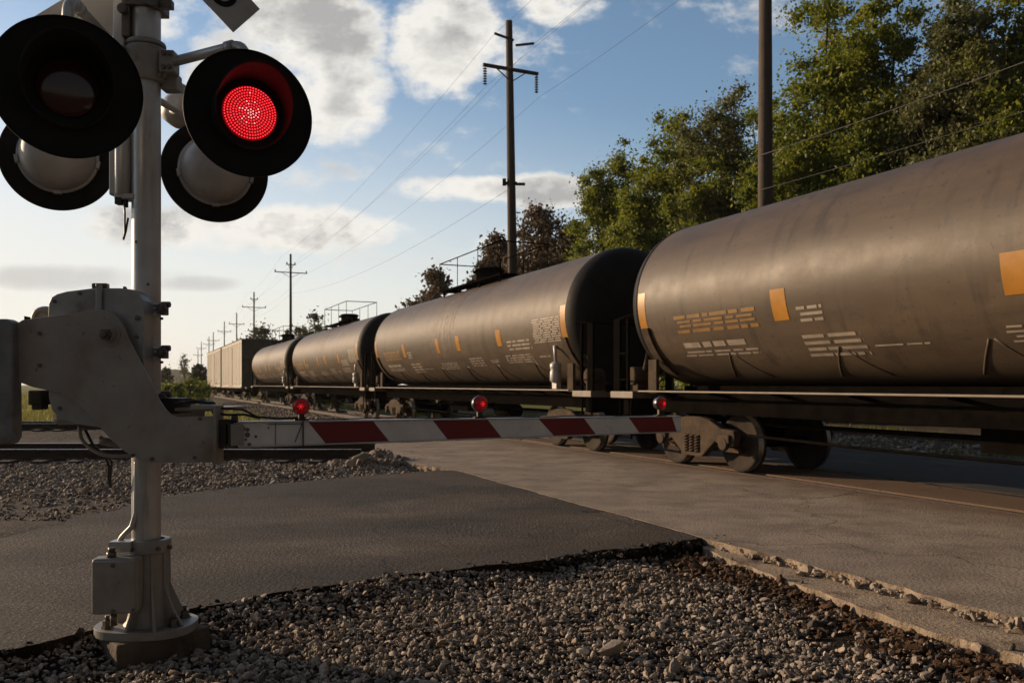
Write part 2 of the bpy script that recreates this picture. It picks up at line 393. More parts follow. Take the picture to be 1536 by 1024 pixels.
# ------------------------------------------------------------------ mesh builder
class MB:
    def __init__(self):
        self.v = []; self.f = []; self.m = []; self.s = []

    def add(self, vs, fs, mi=0, smooth=False):
        o = len(self.v)
        self.v += [tuple(x) for x in vs]
        for f in fs:
            self.f.append(tuple(i + o for i in f)); self.m.append(mi); self.s.append(smooth)
        return self

    def box(self, c, size, rot=None, mi=0):
        hx, hy, hz = [k / 2 for k in size]
        pts = [Vector((sx * hx, sy * hy, sz * hz)) for sz in (-1, 1) for sy in (-1, 1) for sx in (-1, 1)]
        if rot is not None:
            pts = [rot @ p for p in pts]
        c = Vector(c)
        return self.add([p + c for p in pts], [(0, 2, 3, 1), (4, 5, 7, 6), (0, 1, 5, 4), (2, 6, 7, 3), (0, 4, 6, 2), (1, 3, 7, 5)], mi)

    def bar(self, a, b, w, h, up=(0, 0, 1), mi=0):
        a = Vector(a); b = Vector(b); d = (b - a); l = d.length; d.normalize()
        u = Vector(up); x = d.cross(u)
        if x.length < 1e-4:
            x = d.cross(Vector((0, 1, 0)))
        x.normalize(); u = x.cross(d)
        R = Matrix((d, x, u)).transposed()
        return self.box((a + b) / 2, (l, w, h), R, mi)

    def tube(self, path, r, seg=12, caps=True, mi=0, smooth=True):
        path = [Vector(p) for p in path]
        n = len(path)
        rs = r if isinstance(r, (list, tuple)) else [r] * n
        t0 = (path[1] - path[0]).normalized()
        ref = Vector((0, 0, 1)) if abs(t0.z) < .9 else Vector((1, 0, 0))
        x = t0.cross(ref).normalized()
        vs = []
        for i, p in enumerate(path):
            t = (path[min(i + 1, n - 1)] - path[max(i - 1, 0)]).normalized()
            x = (x - t * x.dot(t)).normalized()
            y = t.cross(x)
            for k in range(seg):
                a = 2 * PI * k / seg
                vs.append(p + (x * math.cos(a) + y * math.sin(a)) * rs[i])
        fs = []
        for i in range(n - 1):
            for k in range(seg):
                k2 = (k + 1) % seg
                fs.append((i * seg + k, i * seg + k2, (i + 1) * seg + k2, (i + 1) * seg + k))
        self.add(vs, fs, mi, smooth)
        if caps:
            o = len(self.v) - len(vs)
            self.f.append(tuple(o + k for k in reversed(range(seg)))); self.m.append(mi); self.s.append(False)
            self.f.append(tuple(o + (n - 1) * seg + k for k in range(seg))); self.m.append(mi); self.s.append(False)
        return self

    def lathe(self, prof, origin=(0, 0, 0), axis=(0, 0, 1), seg=32, mi=0, smooth=True, sx=1, sy=1, xref=None):
        """prof: (radius, height) pairs along axis"""
        ax = Vector(axis).normalized(); o = Vector(origin)
        ref = Vector(xref) if xref else (Vector((0, 0, 1)) if abs(ax.z) < .9 else Vector((1, 0, 0)))
        x = ref.cross(ax).normalized(); y = ax.cross(x)
        vs = []; idx = []
        for (r, h) in prof:
            if r < 1e-6:
                idx.append([len(vs)] * seg); vs.append(o + ax * h)
            else:
                st = len(vs); idx.append([st + k for k in range(seg)])
                for k in range(seg):
                    a = 2 * PI * k / seg
                    vs.append(o + ax * h + x * (r * math.cos(a) * sx) + y * (r * math.sin(a) * sy))
        fs = []
        for i in range(len(prof) - 1):
            A, B = idx[i], idx[i + 1]
            for k in range(seg):
                k2 = (k + 1) % seg
                q = []
                for w in (A[k], A[k2], B[k2], B[k]):
                    if w not in q:
                        q.append(w)
                if len(q) > 2:
                    fs.append(tuple(q))
        return self.add(vs, fs, mi, smooth)

    def cyl(self, a, b, r, r2=None, seg=20, mi=0, smooth=True):
        return self.tube([a, b], [r, r if r2 is None else r2], seg, True, mi, smooth)

    def prism(self, poly, fn0, fn1, mi=0, mi_side=None):
        """poly: list of 2d points; fn0/fn1 map a 2d point to the two 3d faces"""
        n = len(poly)
        a = [fn0(p) for p in poly]; b = [fn1(p) for p in poly]
        tris = tessellate_polygon([[Vector((p[0], p[1], 0)) for p in poly]])
        fs = [tuple(t) for t in tris] + [tuple(i + n for i in reversed(t)) for t in tris]
        self.add(a + b, fs, mi)
        o = len(self.v) - 2 * n
        for i in range(n):
            j = (i + 1) % n
            self.f.append((o + i, o + n + i, o + n + j, o + j)); self.m.append(mi if mi_side is None else mi_side); self.s.append(False)
        return self

    def ball(self, c, r, seg=16, rings=10, mi=0, sc=(1, 1, 1)):
        c = Vector(c); vs = []; fs = []
        for i in range(rings + 1):
            t = PI * i / rings
            for k in range(seg):
                a = 2 * PI * k / seg
                vs.append(c + Vector((r * sc[0] * math.sin(t) * math.cos(a), r * sc[1] * math.sin(t) * math.sin(a), r * sc[2] * math.cos(t))))
        for i in range(rings):
            for k in range(seg):
                k2 = (k + 1) % seg
                fs.append((i * seg + k, (i + 1) * seg + k, (i + 1) * seg + k2, i * seg + k2))
        return self.add(vs, fs, mi, True)

    def build(self, name, mat, parent=None, bevel=0, seg=2, fix=True, loc=None, rot=None):
        me = bpy.data.meshes.new(name)
        me.from_pydata(self.v, [], self.f)
        mats = mat if isinstance(mat, (list, tuple)) else [mat]
        for q in mats:
            me.materials.append(q)
        me.polygons.foreach_set('material_index', self.m)
        me.polygons.foreach_set('use_smooth', self.s)
        if fix:
            bm = bmesh.new(); bm.from_mesh(me)
            bmesh.ops.remove_doubles(bm, verts=bm.verts, dist=1e-5)
            bmesh.ops.recalc_face_normals(bm, faces=bm.faces)
            bm.to_mesh(me); bm.free()
        me.update()
        o = bpy.data.objects.new(name, me)
        COL.objects.link(o)
        if parent:
            o.parent = parent
        if loc is not None:
            o.location = loc
        if rot is not None:
            o.rotation_euler = rot
        if bevel:
            md = o.modifiers.new('bevel', 'BEVEL')
            md.width = bevel; md.segments = seg; md.limit_method = 'ANGLE'; md.angle_limit = rad(35)
            md.harden_normals = False
        return o


def np_mesh(name, verts, faces, mat, parent=None, smooth=False):
    """verts (n,3), faces (m,k) all with k corners"""
    me = bpy.data.meshes.new(name)
    k = faces.shape[1]
    me.vertices.add(len(verts)); me.vertices.foreach_set('co', np.asarray(verts, np.float32).ravel())
    me.loops.add(faces.size); me.loops.foreach_set('vertex_index', np.asarray(faces, np.int32).ravel())
    me.polygons.add(len(faces))
    me.polygons.foreach_set('loop_start', np.arange(0, faces.size, k, dtype=np.int32))
    me.polygons.foreach_set('loop_total', np.full(len(faces), k, np.int32))
    me.polygons.foreach_set('use_smooth', np.full(len(faces), smooth))
    me.materials.append(mat)
    me.update(calc_edges=True)
    o = bpy.data.objects.new(name, me); COL.objects.link(o)
    if parent:
        o.parent = parent
    return o


def tag(o, label=None, cat=None, group=None, kind=None):
    if label: o['label'] = label
    if cat: o['category'] = cat
    if group: o['group'] = group
    if kind: o['kind'] = kind
    return o


def empty(name, loc, label, cat, group=None, rz=0):
    o = bpy.data.objects.new(name, None); COL.objects.link(o)
    o.empty_display_size = .3
    o.location = loc; o.rotation_euler = (0, 0, rz)
    return tag(o, label, cat, group)


def kids(o):
    return [c for c in bpy.data.objects if c.parent == o]


def copy_tree(o, parent=None):
    c = o.copy(); COL.objects.link(c)
    if parent:
        c.parent = parent
    for ch in kids(o):
        copy_tree(ch, c)
    return c


def nse(x, y=0.0, s=1.0):
    """cheap smooth noise in -1..1"""
    return (math.sin(x * 1.7 * s + 1.3 * math.sin(y * 2.1 * s + .7)) + math.sin(x * 4.1 * s + 2.2 + y * 3.3 * s) * .5
            + math.sin(x * 9.7 * s - y * 7.9 * s + .4) * .28 + math.sin(x * 23.0 * s + y * 19.0 * s) * .15) / 1.9


# ================================================================== SETTING
# ---- ground: one wide sheet to the horizon
def big_ground():
    m, nt, b, N, L = new_mat('open_ground')
    g = N.new('ShaderNodeNewGeometry')
    def noise(sc, d):
        n = N.new('ShaderNodeTexNoise'); n.inputs['Scale'].default_value = sc; n.inputs['Detail'].default_value = d
        L.new(g.outputs['Position'], n.inputs['Vector']); return n.outputs['Fac']
    def mp(v, a, bb):
        r = N.new('ShaderNodeMapRange'); r.inputs['From Min'].default_value = a; r.inputs['From Max'].default_value = bb
        L.new(v, r.inputs['Value']); return r.outputs[0]
    def mix(f, a, c):
        x = N.new('ShaderNodeMix'); x.data_type = 'RGBA'; L.new(f, x.inputs[0])
        for s_, v in ((x.inputs[6], a), (x.inputs[7], c)):
            if isinstance(v, tuple): s_.default_value = (*v, 1)
            else: L.new(v, s_)
        return x.outputs[2]
    dirt = mix(mp(noise(1.5, 8), .35, .65), (.10, .078, .058), (.055, .043, .033))
    grass = mix(mp(noise(.25, 8), .35, .65), (.17, .17, .04), (.11, .125, .028))
    sp = N.new('ShaderNodeSeparateXYZ'); L.new(g.outputs['Position'], sp.inputs[0])
    # the field starts about 45 m out; weeds patchy nearer
    ad = N.new('ShaderNodeMath'); ad.operation = 'MULTIPLY_ADD'; ad.inputs[1].default_value = 26
    L.new(noise(.18, 6), ad.inputs[0]); L.new(sp.outputs['Y'], ad.inputs[2])
    col = mix(mp(ad.outputs[0], 52, 60), dirt, grass)
    L.new(col, b.inputs['Base Color'])
    b.inputs['Roughness'].default_value = .95; b.inputs['Specular IOR Level'].default_value = .1
    bp = N.new('ShaderNodeBump'); bp.inputs['Strength'].default_value = .7; bp.inputs['Distance'].default_value = .05
    L.new(noise(9, 8), bp.inputs['Height']); L.new(bp.outputs[0], b.inputs['Normal'])
    mb = MB()
    ring = [3, 8, 16, 30, 50, 80, 130, 220, 400, 800, 1700]
    vs = [(0, 10, -.36)]; fs = []; seg = 64
    for r in ring:
        for k in range(seg):
            a = 2 * PI * k / seg
            vs.append((r * math.cos(a), 10 + r * math.sin(a), -.36 + (.05 * nse(r * .3, a * 2) if r < 200 else 0)))
    for k in range(seg):
        fs.append((0, 1 + k, 1 + (k + 1) % seg))
    for i in range(len(ring) - 1):
        for k in range(seg):
            k2 = (k + 1) % seg
            fs.append((1 + i * seg + k, 1 + (i + 1) * seg + k, 1 + (i + 1) * seg + k2, 1 + i * seg + k2))
    mb.add(vs, fs, 0, True)
    tag(mb.build('ground', m), kind='structure')


big_ground()


def poly_noisy(pts, step=.12, amp=.02, edges=None):
    out = []
    n = len(pts)
    for i in range(n):
        a = Vector(pts[i]).to_2d() if len(pts[i]) > 2 else Vector(pts[i]); bq = pts[(i + 1) % n]
        bq = Vector(bq).to_2d() if len(bq) > 2 else Vector(bq)
        am = amp if edges is None else edges.get(i, 0)
        l = (bq - a).length
        k = max(1, int(l / step)) if am else 1
        nrm = Vector((-(bq - a).y, (bq - a).x)).normalized()
        for j in range(k):
            t = j / k
            p = a.lerp(bq, t)
            if am and j:
                p = p + nrm * am * nse(p.x * 2.0, p.y * 2.0)
            out.append((p.x, p.y))
    return out


def slab(name, pts, z, th, mat, amp=.02, edges=None, step=.1, side=None):
    poly = poly_noisy(pts, step, amp, edges)
    mb = MB().prism(poly, lambda p: Vector((p[0], p[1], z)), lambda p: Vector((p[0], p[1], z - th)), 0, 1 if side else None)
    return tag(mb.build(name, [mat, side] if side else mat), kind='structure')


# asphalt approach road (left foreground to the crossing)
road_pts = [Vector((-6.4, .6, 0)), G(0, 974), G(150, 940), G(300, 908), G(450, 884), G(600, 861), G(730, 846), G(820, 838), G(960, 818), G(1085, 803),
            T(6.9, 5.45), T(13.4, 5.45), G(668, 705), G(640, 706), G(540, 714), G(400, 725), G(240, 746), G(120, 776), G(0, 806), Vector((-10.5, 1.4, 0))]
road_poly2 = [(p.x, p.y) for p in road_pts]
slab('road', road_pts, 0.0, .22, M['asphalt'], edges={0: .05, 1: .05, 2: .05, 3: .05, 4: .05, 5: .06, 6: .07, 7: .09, 8: .06, 9: .02, 13: .08, 14: .10, 15: .10, 16: .10, 17: .10}, step=.035,
     side=M['soil'])

# concrete crossing slab, near side: parallel to the rails, broken outer edge
ap = [T(-8, 5.0), T(1.5, 5.05), T(3.2, 5.02), T(4.6, 5.0), T(5.6, 4.95), T(6.6, 4.92), T(13.2, 4.94), T(15.2, 4.6), T(17.0, 4.35), T(20.0, 4.25), T(20.2, 8.9),
      T(-8, 9.0)]
slab('pavement', ap, .004, .2, M['concrete'], edges={0: .10, 1: .10, 2: .09, 3: .07, 4: .04, 5: .035, 6: .10, 7: .12, 8: .12, 9: .12}, step=.06, side=M['ledge'])
slab('pavement', [T(-8, 9.33), T(20, 9.33), T(20, 10.51), T(-8, 10.51)], .004, .2, M['concrete'], edges={1: .1}, step=.08)
slab('road', [T(-12, 10.76), T(20.4, 10.76), T(20.8, 15.4), T(-12, 15.9)], -.002, .2, M['asphalt_far'], edges={1: .15, 2: .2}, step=.15)
# lower concrete ledge on the outside of the slab
lp = [T(-8, 4.25), T(2, 4.42), T(3.4, 4.5), T(4.6, 4.58), T(5.8, 4.70), T(6.4, 4.86), T(6.4, 5.3), T(-8, 5.4)]
slab('kerb_ledge', lp, -.062, .16, M['ledge'], edges={0: .07, 1: .07, 2: .06, 3: .06, 4: .05}, step=.05)
road_poly2_road = road_poly2
AP2 = [(p.x, p.y) for p in ap]
LP2 = [(p.x, p.y) for p in lp]


def in_poly(x, y, poly):
    """vectorised point in polygon"""
    inside = np.zeros(len(x), bool)
    n = len(poly)
    j = n - 1
    for i in range(n):
        xi, yi = poly[i]; xj, yj = poly[j]
        c = ((yi > y) != (yj > y)) & (x < (xj - xi) * (y - yi) / (yj - yi + 1e-12) + xi)
        inside ^= c
        j = i
    return inside


def dist_line(x, y, pts):
    d = np.full(np.shape(x), 1e9)
    for (x0, y0), (x1, y1) in zip(pts[:-1], pts[1:]):
        l2 = (x1 - x0) ** 2 + (y1 - y0) ** 2
        t = np.clip(((x - x0) * (x1 - x0) + (y - y0) * (y1 - y0)) / l2, 0, 1)
        d = np.minimum(d, np.hypot(x - x0 - t * (x1 - x0), y - y0 - t * (y1 - y0)))
    return d


# near gravel bed (height field)
def gravel_h(x, y):
    """height of the near gravel: a little hump, lower against the block"""
    s = x * DV.x + y * DV.y
    lat = x * NV.x + y * NV.y
    h = -.115 + .018 * np.sin(x * 2.1 + 1.0) * np.sin(y * 2.7) + .012 * np.sin(x * 5.3 + y * 4.1)
    h = h + .02 * np.clip((y - 4.6) / 2.0, 0, 1) - .02 * np.clip((lat - 4.0) / .6, 0, 1)
    d = dist_line(x, y, road_poly2[:7])
    h = h + .078 * np.exp(-(d / .30) ** 2) * np.clip((.2 - x) / .8, 0, 1)
    h = h - .055 * np.exp(-(((x + 2.2) / .5) ** 2 + ((y - 4.8) / .4) ** 2))
    return h


def height_sheet(name, x0, x1, y0, y1, step, hf, mat, keep=None):
    nx = int((x1 - x0) / step) + 1; ny = int((y1 - y0) / step) + 1
    X, Y = np.meshgrid(np.linspace(x0, x1, nx), np.linspace(y0, y1, ny))
    Z = hf(X, Y)
    V = np.stack([X.ravel(), Y.ravel(), Z.ravel()], 1)
    i = np.arange(ny - 1)[:, None] * nx + np.arange(nx - 1)[None, :]
    F = np.stack([i, i + 1, i + nx + 1, i + nx], -1).reshape(-1, 4)
    if keep is not None:
        cx = V[F].mean(1)
        F = F[keep(cx[:, 0], cx[:, 1])]
    return tag(np_mesh(name, V, F, mat, smooth=True), kind='structure')


height_sheet('gravel_bed', -5.0, 6.5, .2, 8.4, .1, lambda x, y: gravel_h(x, y) - .012, M['soil'])


# ballast on the left behind the road: shoulder rising to the two sidings
def ballast_h(x, y):
    lat = x * NV.x + y * NV.y
    h = np.interp(y, [8.0, 10.2, 11.2, 13.2, 14.2, 17.4, 19.0, 22.6, 24.0, 27.0, 29.0],
                  [-.06, -.05, -.045, .03, .07, .09, -.05, -.05, .10, .10, -.35])
    h = h + .02 * np.sin(x * 1.9 + y) * np.sin(y * 2.3 - x * .7)
    drop = np.clip((lat - 3.6) / .9, 0, 1)
    h = h * (1 - drop) + (-.11) * drop
    d = dist_line(x, y, road_poly2[12:20])
    ins = in_poly(np.ravel(x), np.ravel(y), road_poly2).reshape(np.shape(x))
    h = np.minimum(h, np.where(ins, -.10, -.035 + np.maximum(0, d - .15) * .085))
    return h


def keep_ballast(x, y):
    lat = x * NV.x + y * NV.y
    return (lat < 5.4) & ((y > 8.2) | ((x < -4.4) & (y > 7.93 + (x + 4.87) * 1.16 - .4)))


height_sheet('ballast', -40, 1.0, 1.0, 29.0, .2, ballast_h, M['ballast_bed'], keep_ballast)


# main line ballast beyond the crossing
def main_ballast():
    mb = MB()
    prof = [(6.2, -.36), (7.4, -.20), (8.3, -.175), (11.6, -.175), (12.6, -.22), (13.6, -.36)]
    ss = [19.2 + 1.2 * i for i in range(60)] + [95, 110, 140, 200, 300, 500]
    vs = [T(s, l, h + .015 * nse(s, l)) for s in ss for (l, h) in prof]
    n = len(prof)
    fs = [(i * n + k, i * n + k + 1, (i + 1) * n + k + 1, (i + 1) * n + k) for i in range(len(ss) - 1) for k in range(n - 1)]
    mb.add(vs, fs, 0, True)
    tag(mb.build('ballast', M['ballast_bed']), kind='structure')
    # a flat gravel yard beyond the far carriageway carrying the second line
    mb = MB()
    ss = [-14 + 2 * i for i in range(60)] + [140, 200, 320]
    prof = [(15.5, -.16), (17.5, -.20), (18.8, -.12), (20.0, -.10), (22.2, -.10), (23.2, -.13), (25, -.34)]
    vs = [T(s, l, h + .03 * nse(s * .7, l)) for s in ss for (l, h) in prof]
    n = len(prof)
    fs = [(i * n + k, i * n + k + 1, (i + 1) * n + k + 1, (i + 1) * n + k) for i in range(len(ss) - 1) for k in range(n - 1)]
    mb.add(vs, fs, 0, True)
    tag(mb.build('ballast', M['ballast_bed']), kind='structure')


main_ballast()


# ---- stones
def ico(sub):
    bm = bmesh.new()
    bmesh.ops.create_icosphere(bm, subdivisions=sub, radius=1.0)
    v = np.array([q.co[:] for q in bm.verts], np.float32)
    f = np.array([[q.index for q in p.verts] for p in bm.faces], np.int32)
    bm.free()
    return v, f


def rand_rot(n):
    q = RNG.normal(size=(n, 4)); q /= np.linalg.norm(q, axis=1)[:, None]
    w, x, y, z = q.T
    return np.stack([np.stack([1 - 2 * (y * y + z * z), 2 * (x * y - z * w), 2 * (x * z + y * w)], -1),
                     np.stack([2 * (x * y + z * w), 1 - 2 * (x * x + z * z), 2 * (y * z - x * w)], -1),
                     np.stack([2 * (x * z - y * w), 2 * (y * z + x * w), 1 - 2 * (x * x + y * y)], -1)], 1)


def stones(name, pos, size, mat, sub=2, label=None, cat=None, smooth=False, jitter=.16, flat=(1.4, .95, .68)):
    bv, bf = ico(sub)
    n = len(pos); nv = len(bv)
    # a dozen lumpy variants
    K = 14
    var = []
    for k in range(K):
        d = 1 + RNG.normal(size=nv) * jitter * .5
        ax = RNG.normal(size=(5, 3)); ax /= np.linalg.norm(ax, axis=1)[:, None]
        v = bv * d[:, None]
        for a in ax:                                   # knock flats off the pebble
            t = v @ a; cut = RNG.uniform(.38, .8)
            v = v - np.outer(np.maximum(t - cut, 0), a) * .9
        var.append(v * np.array([flat[0] * RNG.uniform(.85, 1.2), flat[1], flat[2] * RNG.uniform(.8, 1.2)]))
    var = np.array(var)
    pick = RNG.integers(0, K, n)
    R = rand_rot(n)
    V = np.einsum('nij,nvj->nvi', R, var[pick]) * size[:, None, None]
    V[:, :, 2] *= .85
    V += pos[:, None, :]
    F = (bf[None] + (np.arange(n) * nv)[:, None, None]).reshape(-1, 3)
    o = np_mesh(name, V.reshape(-1, 3), F, mat, smooth=smooth)
    return tag(o, label, cat, kind='stuff')


def near_gravel():
    n = 105000
    x = RNG.uniform(-4.2, 5.2, n); y = RNG.uniform(2.6, 8.3, n)
    s = x * DV.x + y * DV.y; lat = x * NV.x + y * NV.y
    ok = (np.abs(x) < y * .62 + .9)
    ok &= ~in_poly(x, y + .02, road_poly2) & ~in_poly(x, y, road_poly2) & (lat < 5.0)
    ok &= ~(in_poly(x, y, LP2) & (RNG.random(n) > .03))
    # keep clear of the foundation block
    ok &= (np.abs(x + 2.204) + np.abs(y - 5.05)) > .40
    # fewer stones in the dirt by the slab
    dirt = np.clip((lat - (3.72 + .25 * np.sin(s * 3.1) + .15 * np.sin(s * 7.7))) / .45, 0, 1)
    dirt = np.maximum(dirt, .75 * np.exp(-(((x - .55) / .35) ** 2 + ((y - 4.85) / .16) ** 2)))
    ok &= RNG.random(n) > dirt * .86
    ok &= RNG.random(n) > .28 * np.clip((y - 6) / 2, 0, 1)
    x = x[ok]; y = y[ok]; dirt = dirt[ok]; lat = lat[ok]
    n = len(x)
    size = np.exp(RNG.normal(np.log(.0100), .46, n)).clip(.004, .027)
    big = RNG.random(n) < .012
    size[big] *= RNG.uniform(1.3, 1.9, big.sum())
    bigd = (dirt > .4) & (RNG.random(n) < .16)
    size[bigd] *= RNG.uniform(1.4, 2.3, bigd.sum())
    z = gravel_h(x, y) + size * RNG.uniform(-.5, .7, n) + RNG.uniform(0, .014, n) + .010 * np.sin(x * 19 + 3 * np.sin(y * 11)) * np.sin(y * 23 + x * 5)
    z = np.where(in_poly(x, y, LP2), -.062 + size * .3, z)
    pos = np.stack([x, y, z], 1)
    nearm = y < 6.6
    print('near stones', nearm.sum(), (~nearm).sum())
    V = pos
    stones('gravel', pos[nearm], size[nearm], M['stone'], 2, 'loose grey and tan gravel around the concrete block in the foreground', 'gravel', smooth=False)
    stones('gravel', pos[~nearm], size[~nearm], M['stone'], 1, 'loose grey gravel beside the asphalt edge, further from the camera', 'gravel', smooth=False)
    # broken lumps along the slab edge and clods of brown dirt
    k = 620
    s = RNG.uniform(.8, 6.2, k); lat = 4.99 + RNG.normal(-.01, .055, k)
    p = np.array([T(a, b, -.055 + RNG.uniform(0, .03)) for a, b in zip(s, lat)])
    stones('rubble', p, np.exp(RNG.normal(np.log(.015), .6, k)).clip(.006, .05), M['rubble'], 2,
           'crumbled concrete lumps along the broken slab edge', 'rubble', jitter=.3)
    k = 2600
    s = RNG.uniform(.5, 6.2, k); lat = np.interp(s, [0, 3.4, 6.4], [4.42, 4.44, 4.72]) - np.abs(RNG.normal(.05, .24, k)) - .0
    pp = DV.x * s + NV.x * lat, DV.y * s + NV.y * lat
    p = np.stack([pp[0], pp[1], gravel_h(pp[0], pp[1]) + RNG.uniform(-.005, .02, k)], 1)
    stones('dirt_clods', p, np.exp(RNG.normal(np.log(.015), .5, k)).clip(.006, .05), M['clod'], 2,
           'brown dirt clods beside the concrete ledge', 'dirt', jitter=.35)


near_gravel()


def far_ballast():
    n = 95000
    x = RNG.uniform(-13, .6, n); y = RNG.uniform(9.2, 17.6, n)
    lat = x * NV.x + y * NV.y
    ok = (lat < 4.75) & (x > -y * .62 - 1.2) & ~in_poly(x, y - .02, road_poly2)
    # thin out towards the road where dark soil shows
    edge = np.interp(x, [-8, -5, -3, -1], [10.6, 11.2, 12.3, 13.2])
    ok &= RNG.random(n) < np.clip(.22 + (y - edge) / 1.1 + .25 * np.sin(x * 2.3) * np.sin(y * 3.1), .14, 1)
    ok &= ~((y > 14.7) & (y < 16.7) & (RNG.random(n) < .3))
    x = x[ok]; y = y[ok]; n = len(x)
    size = np.exp(RNG.normal(np.log(.021), .35, n)).clip(.009, .05)
    z = ballast_h(x, y) + size * RNG.uniform(-.1, .8, n)
    stones('ballast_stones', np.stack([x, y, z], 1), size, M['stone_far'], 1,
           'crushed stone ballast between the asphalt and the left sidings', 'ballast', jitter=.3)
    n = 26000
    s = 19.5 + RNG.random(n) ** 1.6 * 60; lat = RNG.uniform(6.3, 13.4, n)
    h = np.interp(lat, [6.2, 7.4, 8.3, 11.6, 12.6, 13.6], [-.36, -.20, -.175, -.175, -.22, -.36])
    size = np.exp(RNG.normal(np.log(.038), .3, n))
    p = np.stack([DV.x * s + NV.x * lat, DV.y * s + NV.y * lat, h + size * .3], 1)
    stones('ballast_stones', p, size, M['stone_far'], 1, 'crushed stone ballast under the train beyond the crossing', 'ballast', jitter=.3)
    n = 12000
    s = RNG.uniform(-6, 40, n); lat = RNG.uniform(15.4, 24, n)
    size = np.exp(RNG.normal(np.log(.04), .35, n))
    p = np.stack([DV.x * s + NV.x * lat, DV.y * s + NV.y * lat, np.interp(lat, [15.5, 17.5, 18.8, 20, 22.2, 25], [-.16, -.2, -.12, -.1, -.1, -.3]) + size * .3], 1)
    stones('ballast_stones', p, size, M['stone_far'], 1, 'pale stones on the yard behind the train', 'ballast', jitter=.3)


far_ballast()


def crumbs():
    rr = RNG
    pts = []; sz = []
    edge = road_poly2[:10]
    for (x0, y0), (x1, y1) in zip(edge[:-1], edge[1:]):
        l = math.hypot(x1 - x0, y1 - y0); n = int(l * (60 if x1 < .3 else 200))
        t = rr.random(n); o = rr.normal(.012, .03, n)
        nx, ny = (y1 - y0) / l, -(x1 - x0) / l
        for k in range(n):
            pts.append((x0 + (x1 - x0) * t[k] + nx * o[k], y0 + (y1 - y0) * t[k] + ny * o[k], rr.uniform(-.07, .0)))
            sz.append(math.exp(rr.normal(math.log(.014), .45)))
    stones('asphalt_crumbs', np.array(pts), np.array(sz).clip(.005, .045), M['asphalt'], 2, 'crumbled asphalt bits along the broken road edge by the gravel', 'rubble', jitter=.35)
    pts = []; sz = []
    for k in range(520):
        t = rr.random()
        c = Vector((-2.75, 14.7, 0)).lerp(Vector((-2.6, 16.6, 0)), t)
        dx, dy = rr.normal(0, .30), rr.normal(-.2, .35)
        h = .15 * math.exp(-(dx / .34) ** 2) * rr.random() ** .5
        pts.append((c.x + dx, c.y + dy, h)); sz.append(math.exp(rr.normal(math.log(.038), .45)))
    stones('rubble', np.array(pts), np.array(sz).clip(.02, .14), M['rubble'], 2, 'heap of broken concrete where the siding rails meet the slab', 'rubble', jitter=.3)


crumbs()


# ---- tracks
def rail_mb(a, b, top, up=Vector((0, 0, 1)), h=.17):
    """flat-bottom rail from a to b (points at rail-top level)"""
    d = (b - a).normalized(); x = d.cross(up).normalized()
    prof = [(-.07, -h), (.07, -h), (.07, -h + .015), (.012, -h + .035), (.012, -.045), (.036, -.035), (.036, -.006), (.030, 0),
            (-.030, 0), (-.036, -.006), (-.036, -.035), (-.012, -.045), (-.012, -h + .035), (-.07, -h + .015)]
    n = len(prof)
    mb = MB()
    vs = [a + x * u + up * w for u, w in prof] + [b + x * u + up * w for u, w in prof]
    for k in range(n):
        k2 = (k + 1) % n
        mb.add([vs[k], vs[k2], vs[n + k2], vs[n + k]], [(0, 1, 2, 3)], 1 if k in (6, 7, 8) else 0)
    mb.add(vs[:n], [tuple(range(n))], 0); mb.add(vs[n:], [tuple(reversed(range(n)))], 0)
    return mb


def track(label, p0, d, length, c_lat, gauge, top, n_sl, sl_first, sl_step, group=None):
    root = empty('railway_track', (0, 0, 0), label, 'railway track', 'railway tracks')
    acr = Vector((d.y, -d.x, 0))
    for sg in (-1, 1):
        a = p0 + acr * (sg * gauge / 2); a.z = top
        rail_mb(a, a + d * length, top).build('rail', [M['rail'], M['railtop']], root)
    proto = None
    ang = math.atan2(d.y, d.x)
    for i in range(n_sl):
        c = p0 + d * (sl_first + sl_step * i); c.z = top - .17 - .08
        if proto is None:
            proto = MB().box((0, 0, 0), (.22, 2.5, .16)).build('sleeper', M['sleeper'], root, bevel=.012)
            o = proto
        else:
            o = proto.copy(); COL.objects.link(o)
        o.location = c; o.rotation_euler = (0, 0, ang + random.uniform(-.02, .02))
    return root


track('main line track carrying the tank train through the concrete crossing', T(-12, LAT0), DV, 330, LAT0, 1.51, 0.0, 95, 32.2, .58)
track('siding track with dark rails ending at the slab behind the mast, nearer of two', Vector((-26, 15.65, 0)), Vector((1, 0, 0)), 23.3, 0, 1.5, .30, 38, .4, .6)
track('farther siding track beside the green field, left of the mast', Vector((-40, 25.4, 0)), Vector((1, 0, 0)), 32.0, 0, 1.5, .30, 52, .4, .6)
track('second line of rails on the gravel yard behind the train', T(-14, 20.6), DV, 200, 0, 1.45, .05, 90, .6, .6)

# ================================================================== SIGNAL MAST
MX, MY = -2.194, 5.0
sig = empty('crossing_signal', (MX, MY, -.1), 'silver railroad crossing signal mast with four round black lamp discs, right one lit red', 'signal')
SO = Vector((MX, MY, -.1))


def L_(p):
    return Vector(p) - SO


# mast pipe
mb = MB().lathe([(.082, .30), (.082, 5.3)], L_((MX, MY, 0)), seg=40)
mast = mb.build('mast', M['galv'], sig)
